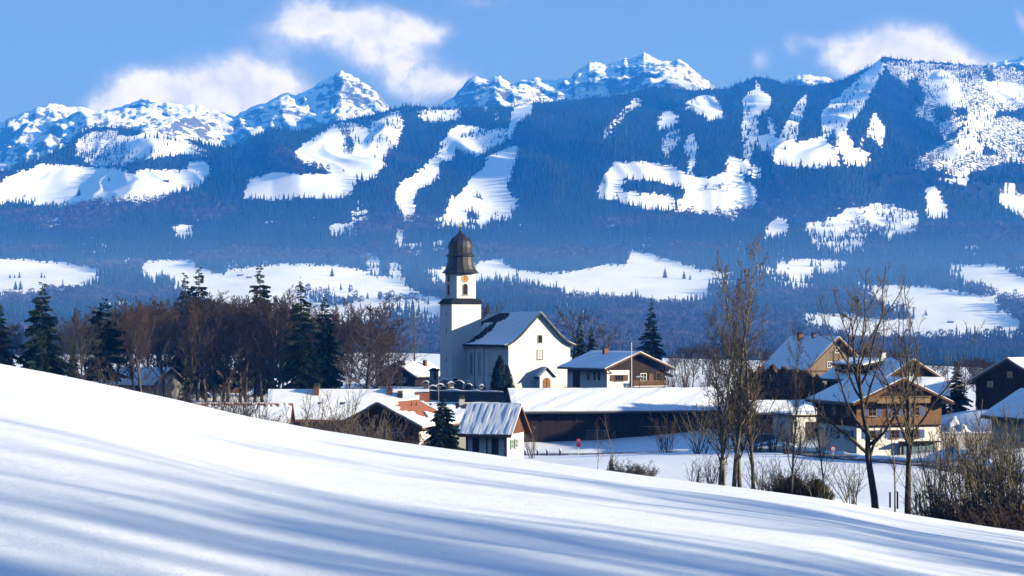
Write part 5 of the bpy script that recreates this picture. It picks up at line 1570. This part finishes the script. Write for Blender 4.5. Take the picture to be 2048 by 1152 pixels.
for px_, d_, top_ in ((1500, 316, 748), (1522, 314, 742), (1545, 312, 740), (1568, 310, 742), (1590, 309, 745), (1612, 308, 748), (1634, 306, 756)):
    tree('hedge', 'hedge_bush', 'brown leafy hedge bush below the tall weathered barn', px_, d_, top_, wide=.9, group='leafy hedge below the tall barn', cat='hedge')
for px_, d_, top_ in ((1480, 272, 800), (1515, 268, 815), (1545, 262, 805), (1575, 256, 812), (1605, 254, 822), (1640, 250, 832), (1450, 276, 790)):
    tree('shrub%d' % (px_ % 3), 'shrub', 'bare roadside shrub between the long barn and the big chalet', px_, d_, top_, wide=1.25, group='roadside shrubs by the big chalet', cat='shrub')
for px_, d_, top_ in ((1905, 240, 845), (1940, 236, 838), (1975, 232, 842), (2010, 228, 846)):
    tree('shrub%d' % (px_ % 3), 'shrub', 'bare garden shrub right of the snow heap', px_, d_, top_, wide=1.2, group='garden shrubs right of the snow heap', cat='shrub')
# on the field
tree('sapling', 'sapling', 'thin sapling in front of the barn door, left of two', 1195, 226, 838, wide=1.1)['label'] = 'thin leafless sapling in front of the long barn, the thinner one'
tree('sapling', 'sapling', 'bushier leafless sapling in front of the long barn', 1226, 222, 828, wide=1.6)
tree('fine_spruce', 'spruce_tree', 'tiny spruce seedling in the snow field before the barn', 1222, 208, 910, wide=1.1)
for px_, d_, top_ in ((1262, 205, 915), (1285, 203, 925), (1245, 206, 930)):
    tree('thicket', 'thicket', 'low brown scrub in the snow beside the tiny spruce', px_, d_, top_, wide=1.2, group='scrub beside the tiny spruce', cat='bush')
tree('shrub0', 'shrub', 'bare shrub at the right wall of the cottage', 1065, 262, 850, cat='shrub', wide=1.0)
tree('shrub1', 'shrub', 'bare shrub before the sun-tinted boards of the barn', 1330, 270, 815, cat='shrub', wide=1.4)
tree('shrub2', 'shrub', 'bare shrub at the right end of the long barn', 1400, 262, 800, cat='shrub', wide=1.4)
# near bank
for k, (px_, top_, d_, le, lb) in enumerate([(1437, 560, 140, -.06, 'slim pale alder on the barn door side of the clump'), (1468, 462, 141, .055, 'tallest pale alder of the clump before the barn end'), (1480, 500, 143, -.02, 'straight alder behind the tallest one in the clump'), (1505, 545, 142, .07, 'alder leaning right in the clump before the barn end'), (1448, 600, 144, -.13, 'short alder leaning far left in the clump')]):
    tree('alder%d' % (k % 2), 'alder_tree', lb, px_, d_, top_, wide=1.0, lean=le, turn=.3 + k * 1.9 if False else None)
tree('alder1', 'alder_tree', 'thin young alder halfway between the alder clump and the crooked trees', 1585, 139, 640, wide=.8)
tree('sapling', 'sapling', 'very thin stem left of the crooked trees', 1650, 139, 700, wide=1.0)
tree('sapling', 'sapling', 'very thin straight stem between the two crooked trees', 1790, 136, 720, wide=.9)
tree('old0', 'old_tree', 'crooked old tree with leaning trunk before the big chalet', 1752, 138, 525, wide=.85, turn=.9)
tree('old1', 'old_tree', 'crooked dark-trunked tree right of the leaning one', 1816, 137, 560, wide=.8, turn=2.6)
for k, (px_, top_, d_, w_) in enumerate([(1880, 840, 132, 1.0), (1915, 815, 130, 1.0), (1945, 800, 131, 1.1), (1972, 830, 127, 1.0), (1995, 800, 126, 1.0), (2022, 815, 126, 1.0), (2046, 800, 125, 1.1), (2075, 790, 125, 1.1), (1960, 870, 134, 1.1)]):
    tree('shrub%d' % (2 if k % 3 else 0), 'shrub', 'tall bare hazel shrub in the thicket at the field corner', px_, d_, top_, wide=1.0, group='hazels at the field corner', cat='shrub')
for px_, top_, d_ in ((1565, 900, 141), (1520, 905, 140), (1420, 890, 141), (1390, 900, 143), (1625, 905, 140), (1700, 900, 139), (1850, 905, 136)):
    tree('shrub%d' % (px_ % 3), 'shrub', 'low bare shrub at the foot of the bank trees', px_, d_, top_, wide=1.3, group='low shrubs under the bank trees', cat='shrub')
tree('bush', 'evergreen_bush', 'dull green bush right of the alder clump', 1586, 142, 958, wide=1.0, cat='bush')
for px_, top_, d_ in ((1575, 935, 141), (1600, 928, 142), (1560, 950, 141)):
    tree('thicket', 'thicket', 'olive twiggy scrub round the dull green bush', px_, d_, top_, wide=.8, group='scrub round the dull green bush', cat='bush')
tree('bush', 'evergreen_bush', 'smaller dull green bush left of the crooked trees', 1636, 141, 966, wide=1.0, cat='bush')
for px_, top_, d_ in ((1925, 965, 128), (1960, 975, 127), (1900, 985, 130), (2000, 985, 124), (2040, 975, 123)):
    tree('thicket', 'thicket', 'dense brown bramble thicket under the hazel shrubs', px_, d_, top_, wide=1.3, group='brambles at the field corner', cat='bush')

# tall trees on the slope to the right, out of the picture, whose shadows reach across the snow
for k, (x_, y_, h_, key) in enumerate([(47, 0, 30, 'beech0'), (52, 4, 32, 'spruce0'), (59, 11, 33, 'beech1'), (54, 19, 28, 'beech0'), (66, 31, 32, 'beech1'), (72, 24, 33, 'beech2'), (62, 46, 25, 'beech0'), (60, -3, 34, 'beech2')]):
    tree(key, 'spruce_tree' if key[0] in 'sf' else 'beech_tree', ('tall spruce' if key[0] in 'sf' else 'tall bare beech') + ' on the open slope right of the field corner', 0, y_, hgt=h_, x=x_, group=('spruces' if key[0] in 'sf' else 'beeches') + ' beside the slope')
# ------------------------------------------------------------------ road, churchyard and small things
ROAD = bpy.data.materials.new('wet_asphalt'); ROAD.use_nodes = True
T = NT(ROAD.node_tree); b = T.n['Principled BSDF']; b.inputs['Roughness'].default_value = .7
g_ = T.node('ShaderNodeNewGeometry')
n_ = T.noise(g_.outputs['Position'], .6, 6, .65)
T.link(T.mix(T.step(n_, .52, .62), (0.055, 0.052, 0.05), (.55, .55, .56)), b.inputs['Base Color'])
path = np.array([(950, 305), (1010, 301), (1120, 299), (1250, 298), (1380, 294), (1480, 285), (1560, 270), (1642, 254), (1730, 246), (1822, 239), (1900, 231), (1960, 224), (2100, 214), (2300, 205)], float)
tt = np.linspace(0, len(path) - 1, 260); pxr = np.interp(tt, np.arange(len(path)), path[:, 0]); dr2 = np.interp(tt, np.arange(len(path)), path[:, 1])
cx = (pxr - 1024) * dr2 / F; cy = dr2
tx, ty = np.gradient(cx), np.gradient(cy); ln = np.hypot(tx, ty); nx_, ny_ = -ty / ln, tx / ln
rows = []
for off in np.linspace(-2.7, 2.7, 7):
    xx, yy = cx + nx_ * off, cy + ny_ * off
    rows.append(np.stack([xx, yy, ground(xx, yy) + .12 + .12 * fbm(xx * .15, yy * .15, 3)], 1))
o = obj('road', mesh_np('road', np.concatenate(rows), grid_faces(7, 260), ROAD, True)); tag(o, kind='structure')
# ploughed banks of snow along it
for nm, off in (('far', 3.6),):
    rows = []
    for k, (q, hh) in enumerate(((-.9, -.25), (-.45, .28), (0, .5), (.45, .3), (.9, -.25))):
        xx, yy = cx + nx_ * (off + q), cy + ny_ * (off + q)
        hh = hh * (.75 + .6 * fbm(xx * .35 + k, yy * .35, 3)) if hh > 0 else hh
        rows.append(np.stack([xx, yy, ground(xx, yy) + hh], 1))
    o = obj('snow_bank', mesh_np('snow_bank', np.concatenate(rows), grid_faces(5, 260), SNOW, True)); tag(o, kind='structure')

# churchyard wall with its snow cap
a0, a1 = P(856, 0, 389), P(1006, 0, 383)
cw = empty('churchyard_wall', ((a0.x + a1.x) / 2, 386, -16.4), math.atan2(a1.y - a0.y, a1.x - a0.x)); tag(cw, 'dark stone retaining wall below the churchyard', 'wall')
Lw = (a1 - a0).length if False else math.hypot(a1.x - a0.x, a1.y - a0.y)
MB().box((0, 0, .4), (Lw, .7, 5.4)).build('wall', STONE_DARK, cw)
MB().box((0, 0, 3.17), (Lw + .1, .95, .14)).build('coping', STONE, cw)
shell('snow_cap', cw, 40, 5, lambda u, v: (-Lw / 2 + Lw * u, -.5 + 1.0 * v, 3.24), (0, 0, 1), .3, wob=.6)


def gravestone(kind, px_, d_, label, w=.8, h=1.1, mat=STONE, group=None):
    x_ = (px_ - 1024) * d_ / F
    t = empty('gravestone', (x_, d_, max(G(x_, d_), -13.25)), R(random.uniform(-12, 22)))
    tag(t, label, 'gravestone', group)
    MB().box((0, 0, .02), (w * 1.3, .5, .4)).build('plinth', STONE_DARK, t)
    if kind == 'round':
        out = [(-w / 2, .2), (w / 2, .2)] + [(w / 2 * math.cos(math.pi * k / 8), h - w * .3 + w * .3 * math.sin(math.pi * k / 8)) for k in range(9)]
    elif kind == 'gable': out = [(-w / 2, .2), (w / 2, .2), (w / 2, h * .8), (0, h * 1.05), (-w / 2, h * .8)]
    else: out = [(-w / 2, .2), (w / 2, .2), (w / 2, h), (-w / 2, h)]
    MB().prism(out, -.13, .13).build('stone', mat, t)
    if kind == 'cross':
        MB().box((0, 0, h + .35), (.14, .12, .8)).box((0, 0, h + .45), (.5, .12, .14)).build('cross', METAL_DARK, t)
    else:
        def pos(u, v):
            q = -w * .62 + w * 1.24 * u
            zz = h - (.3 * w * (2 * abs(u - .5)) ** 2 if kind != 'flat' else 0)
            return (q, -.28 + .56 * v, zz)
        shell('snow_cap', t, 8, 4, pos, (0, 0, 1), .24, wob=.3)
    return t


random.seed(11)
GS = 'gravestones of the churchyard'
for kd, px_, d_, w_, h_, mt in [('round', 866, 393, 1.5, 1.0, STONE_BLACK), ('round', 880, 396, 1.4, 1.2, STONE_DARK), ('round', 887, 391, 1.1, .9, STONE_BLACK), ('round', 902, 400, 1.2, 1.5, STONE_DARK), ('round', 934, 402, 1.3, 1.6, STONE), ('round', 937, 397, 1.2, 1.2, STONE_BLACK)]:
    gravestone(kd, px_, d_, 'rounded dark gravestone with thick snow cap in the churchyard', w_, h_, mt, 'rounded gravestones')
gravestone('gable', 889, 404, 'widest gravestone with gabled snowy top beside the church tower', 2.0, 1.9, STONE)
gravestone('gable', 918, 392, 'tallest dark gravestone with peaked snow cap in the churchyard', 1.7, 2.0, STONE_DARK)
gravestone('gable', 852, 402, 'pale tan gabled gravestone at the left end of the churchyard', 1.0, 1.6, STONE_TAN)
gravestone('round', 963, 391, 'single pale grey gravestone standing apart in the churchyard', .75, 1.15, STONE)
gravestone('flat', 904, 388, 'small square black gravestone at the churchyard wall', .6, .7, STONE_BLACK)
gravestone('gable', 911, 408, 'dark pointed gravestone close to the tower foot', 1.1, 2.2, STONE_BLACK)
for px_ in (945, 951): gravestone('cross', px_, 390, 'small iron cross on a low stone in the churchyard', .4, .4, STONE_BLACK, 'iron crosses')
gravestone('cross', 968, 404, 'iron cross near the nave wall', .5, .5, STONE_BLACK)
# wayside shrine and flagpole
s_ = GPX(868, 409); t = empty('shrine', (s_.x, s_.y, max(s_.z, -13.2)), R(20)); tag(t, 'small pillar shrine with blue-grey roof at the foot of the tower', 'shrine')
MB().box((0, 0, .7), (2.2, 2.0, 1.5)).build('plinth', STONE, t); MB().box((0, 0, 2.5), (1.5, 1.4, 2.4)).build('pillar', PLASTER_GREY, t)
MB().prism([(-1.05, 3.6), (1.05, 3.6), (1.05, 3.72), (0, 4.2), (-1.05, 3.72)], -1.0, 1.0).build('roof', SLATE, t)
MB().box((-.0, -.72, 2.5), (.5, .08, 1.4)).build('niche', METAL_DARK, t)
s_ = GPX(877, 386); t = empty('lamp_post', (s_.x, s_.y, -15.5)); t.location.z = G(s_.x, s_.y) - .1; tag(t, 'slim grey pole with small lamp head before the churchyard', 'lamp post')
hh = -(742 - HZ) * 386 / F - t.location.z
MB().tube((0, 0, 0), (0, 0, hh), .09, .06, 8).build('pole', METAL, t); MB().lathe([(.08, 0), (.24, .1), (.26, .4), (.12, .55)], 10, (0, 0, hh - .05)).build('lamp_head', METAL_DARK, t)
# white pole before the chalet gable
s_ = GPX(1263, 366); t = empty('mast', (s_.x, s_.y, s_.z)); tag(t, 'white antenna mast before the dark chalet gable', 'mast')
hh = -(685 - HZ) * 366 / F - s_.z
MB().tube((0, 0, -.2), (0, 0, hh), .11, .07, 8).build('pole', WHITE, t); MB().box((.5, 0, hh - .9), (1.6, .03, .03)).box((.9, 0, hh - .9), (.03, .03, .5)).build('antenna', METAL, t)
# bird table before the balcony
s_ = GPX(1279, 364); t = empty('bird_table', (s_.x, s_.y, s_.z)); tag(t, 'pale bird feeder on a post before the balcony', 'bird feeder')
hh = -(756 - HZ) * 364 / F - s_.z
MB().box((0, 0, hh / 2), (.12, .12, hh + .2)).build('post', TIMBER_PALE, t); MB().box((0, 0, hh), (1.2, .8, .3)).build('house', TIMBER_PALE, t)
shell('snow_cap', t, 6, 5, lambda u, v: (-.65 + 1.3 * u, -.45 + .9 * v, hh + .15), (0, 0, 1), .2)
# road signs
def road_sign(px_, d_, top_, label, discs):
    s_ = GPX(px_, d_); t = empty('road_sign', (s_.x, s_.y, s_.z)); tag(t, label, 'road sign')
    hh = -(top_ - HZ) * d_ / F - s_.z
    MB().tube((0, 0, -.3), (0, 0, hh), .045, .045, 8).build('post', WHITE, t)
    for k, (r_, m_) in enumerate(discs):
        z_ = hh - .1 - k * .62
        q = MB().tube((0, -.06, z_), (0, -.09, z_), r_, r_, 20).build('sign_disc', material('sign_red', (.55, .03, .04), .5), t)
        MB().tube((0, -.092, z_), (0, -.1, z_), r_ * .68, r_ * .68, 20).build('sign_centre', m_, q)
road_sign(1157, 288, 880, 'red round road signs on a thin post before the barn door', [(.34, material('sign_pink', (.60, .16, .20), .5)), (.36, material('sign_violet', (.16, .04, .14), .5))])
road_sign(1666, 243, 896, 'small round red and white road sign before the big chalet', [(.36, WHITE)])
# posts with snow caps along the road
for px_, d_ in ((1094, 283), (1075, 284), (1050, 285), (1120, 282)):
    s_ = GPX(px_, d_); t = empty('fence_post', (s_.x, s_.y, s_.z), random.uniform(0, 3)); tag(t, 'short dark fence post with snow cap beside the cottage', 'post', 'fence posts by the cottage')
    MB().tube((0, 0, -.3), (0, 0, 1.0), .13, .12, 7).build('post', WOOD_DARK, t)
    MB().lathe([(.13, 1.0), (.19, 1.08), (.16, 1.22), (.04, 1.29)], 8).build('snow_cap', SNOW, t)
for k, (px_, d_) in enumerate(((1840, 158), (1832, 150), (1795, 152), (1780, 158))):
    s_ = GPX(px_, d_); t = empty('fence_post', (s_.x, s_.y, s_.z), random.uniform(0, 3)); tag(t, 'weathered fence post in the snow behind the crooked trees', 'post', 'fence posts behind the crooked trees')
    MB().box((0, 0, .5), (.14, .12, 1.7)).build('post', WOOD_DARK, t); MB().box((0, 0, 1.38), (.2, .18, .07)).build('snow_cap', SNOW, t)
# garden wall right of the big chalet and heaps of cleared snow
s_ = GPX(1930, 262); t = empty('garden_wall', (s_.x, s_.y, s_.z), R(4)); tag(t, 'low white garden wall with snow cap right of the big chalet', 'wall')
MB().box((0, 0, .6), (9.5, .4, 2.4)).build('wall', PLASTER_OLD, t); shell('snow_cap', t, 26, 4, lambda u, v: (-4.8 + 9.6 * u, -.28 + .56 * v, 1.8), (0, 0, 1), .28, wob=.5)
def heap(px_, d_, w_, h_, label):
    s_ = GPX(px_, d_); n = 22; V = []
    for i in range(n + 1):
        for j in range(n + 1):
            u, v = i / n * 2 - 1, j / n * 2 - 1; q = max(0, 1 - (u * u + v * v))
            x_, y_ = u * w_, v * w_ * .7
            V.append((x_, y_, h_ * q * (1 + .55 * float(fbm(np.array([x_ * .9 + px_]), np.array([y_ * .9]), 3)[0])) - .25))
    o = obj('snow_heap', mesh_np('snow_heap', V, grid_faces(n + 1, n + 1), SNOW, False), loc=s_); tag(o, label, 'snow heap')
heap(1908, 244, 4.2, 1.5, 'broad heap of cleared snow right of the garage door')
heap(1908, 266, 3.2, 2.6, 'lumpy snow heap at the right corner of the big chalet')
heap(1735, 247, 2.4, .8, 'low snow heap before the big chalet')
heap(1410, 276, 3.0, 1.0, 'low snow heap on the road edge before the barn')
# single far spruces standing in the open meadows
random.seed(5)
def far_tree(px_, py_, hpx, label, group):
    # depth where the slope shows at this row
    dd = np.arange(2100, 5600, 8.0); zz = massif_z(np.full(len(dd), float(px_)), dd); pyy = HZ - zz * F / dd
    k = int(np.argmax(pyy <= py_)); d_ = dd[k]
    t = empty('spruce_tree', ((px_ - 1024) * d_ / F, d_, zz[k] - .5), random.uniform(0, 6)); tag(t, label, 'tree', group)
    s = hpx * d_ / F; H0, parts = KIND['fine_spruce']; t.scale = (s / H0 * 1.15, s / H0 * 1.15, s / H0)
    for pn, me in parts:
        c_ = bpy.data.objects.new(pn, me); COL.objects.link(c_); c_.parent = t
for px_, py_, h_ in ((20, 556, 10), (29, 556, 9), (39, 556, 13), (83, 556, 12), (89, 556, 8), (31, 580, 20), (41, 580, 20), (664, 553, 20), (735, 598, 14), (1330, 556, 22), (1368, 558, 18), (1380, 560, 12), (1548, 545, 14), (962, 568, 14), (975, 568, 18), (1128, 585, 16), (1852, 632, 12), (1680, 545, 12), (158, 392, 18), (218, 362, 11), (1535, 295, 12), (1570, 300, 11)):
    far_tree(px_, py_, h_, 'single far spruce standing in an open snow meadow across the valley', 'far meadow spruces')
for px_, py_, w_, lb in ((480, 552, 11, 'tiny dark hay barn on the far snow meadow above the wood'), (498, 556, 9, 'tiny lower hay barn beside the dark one on the far meadow'), (1901, 646, 9, 'tiny hay barn on the far meadow above the dark barn'), (332, 364, 11, 'tiny red-brown alpine hut on the high left meadow')):
    dd = np.arange(2100, 5600, 8.0); zz = massif_z(np.full(len(dd), float(px_)), dd); k = int(np.argmax(HZ - zz * F / dd <= py_)); d_ = dd[k]
    w2 = max(9.0, w_ * d_ / F)
    t = empty('hay_barn', ((px_ - 1024) * d_ / F, d_, zz[k] - 1), R(75)); tag(t, lb, 'barn')
    gable_walls(t, w2 * .6, w2, w2 * .32, w2 * .52, WOOD_RED)
    gable_roof(t, w2 * .6, w2, w2 * .32, w2 * .52, .5, .5, mat=TILE_DARK, res=2.5)
# ------------------------------------------------------------------ the air: one closed box of pale haze round everything
hx0, hx1, hy0, hy1, hz0, hz1 = -9000, 9000, -1500, 10200, -76.0, 1420.0
V = [(x, y, z) for z in (hz0, hz1) for x, y in ((hx0, hy0), (hx1, hy0), (hx1, hy1), (hx0, hy1))]
Fc = [(3, 2, 1, 0), (4, 5, 6, 7), (0, 1, 5, 4), (1, 2, 6, 5), (2, 3, 7, 6), (3, 0, 4, 7)]
hm = bpy.data.materials.new('haze'); hm.use_nodes = True
T = NT(hm.node_tree); T.n.clear()
ho = T.node('ShaderNodeOutputMaterial'); pv = T.node('ShaderNodeVolumePrincipled')
pv.inputs['Color'].default_value = (0.02, 0.27, 1.0, 1)
pv.inputs['Absorption Color'].default_value = (1, 1, 1, 1)
pv.inputs['Density'].default_value = 0.85e-4
pv.inputs['Anisotropy'].default_value = 0.0
T.link(pv.outputs[0], ho.inputs['Volume'])
o = obj('haze', mesh_np('haze', V, Fc, hm))
tag(o, 'pale blue haze filling the air over the valley', 'haze', kind='stuff')

# low mist lying in the valley between the village and the massif
V = [(x, y, z) for z in (-74.0, 125.0) for x, y in ((-8000, 1700), (8000, 1700), (8000, 4750), (-8000, 4750))]
mm = bpy.data.materials.new('valley_mist'); mm.use_nodes = True
T = NT(mm.node_tree); T.n.clear()
ho = T.node('ShaderNodeOutputMaterial'); pv = T.node('ShaderNodeVolumePrincipled')
pv.inputs['Color'].default_value = (0.26, 0.52, 1.0, 1); pv.inputs['Absorption Color'].default_value = (1, 1, 1, 1)
pv.inputs['Density'].default_value = 1.2e-4
T.link(pv.outputs[0], ho.inputs['Volume'])
o = obj('valley_mist', mesh_np('valley_mist', V, Fc, mm))
tag(o, 'thin blue mist lying low in the valley before the massif', 'mist', kind='stuff')
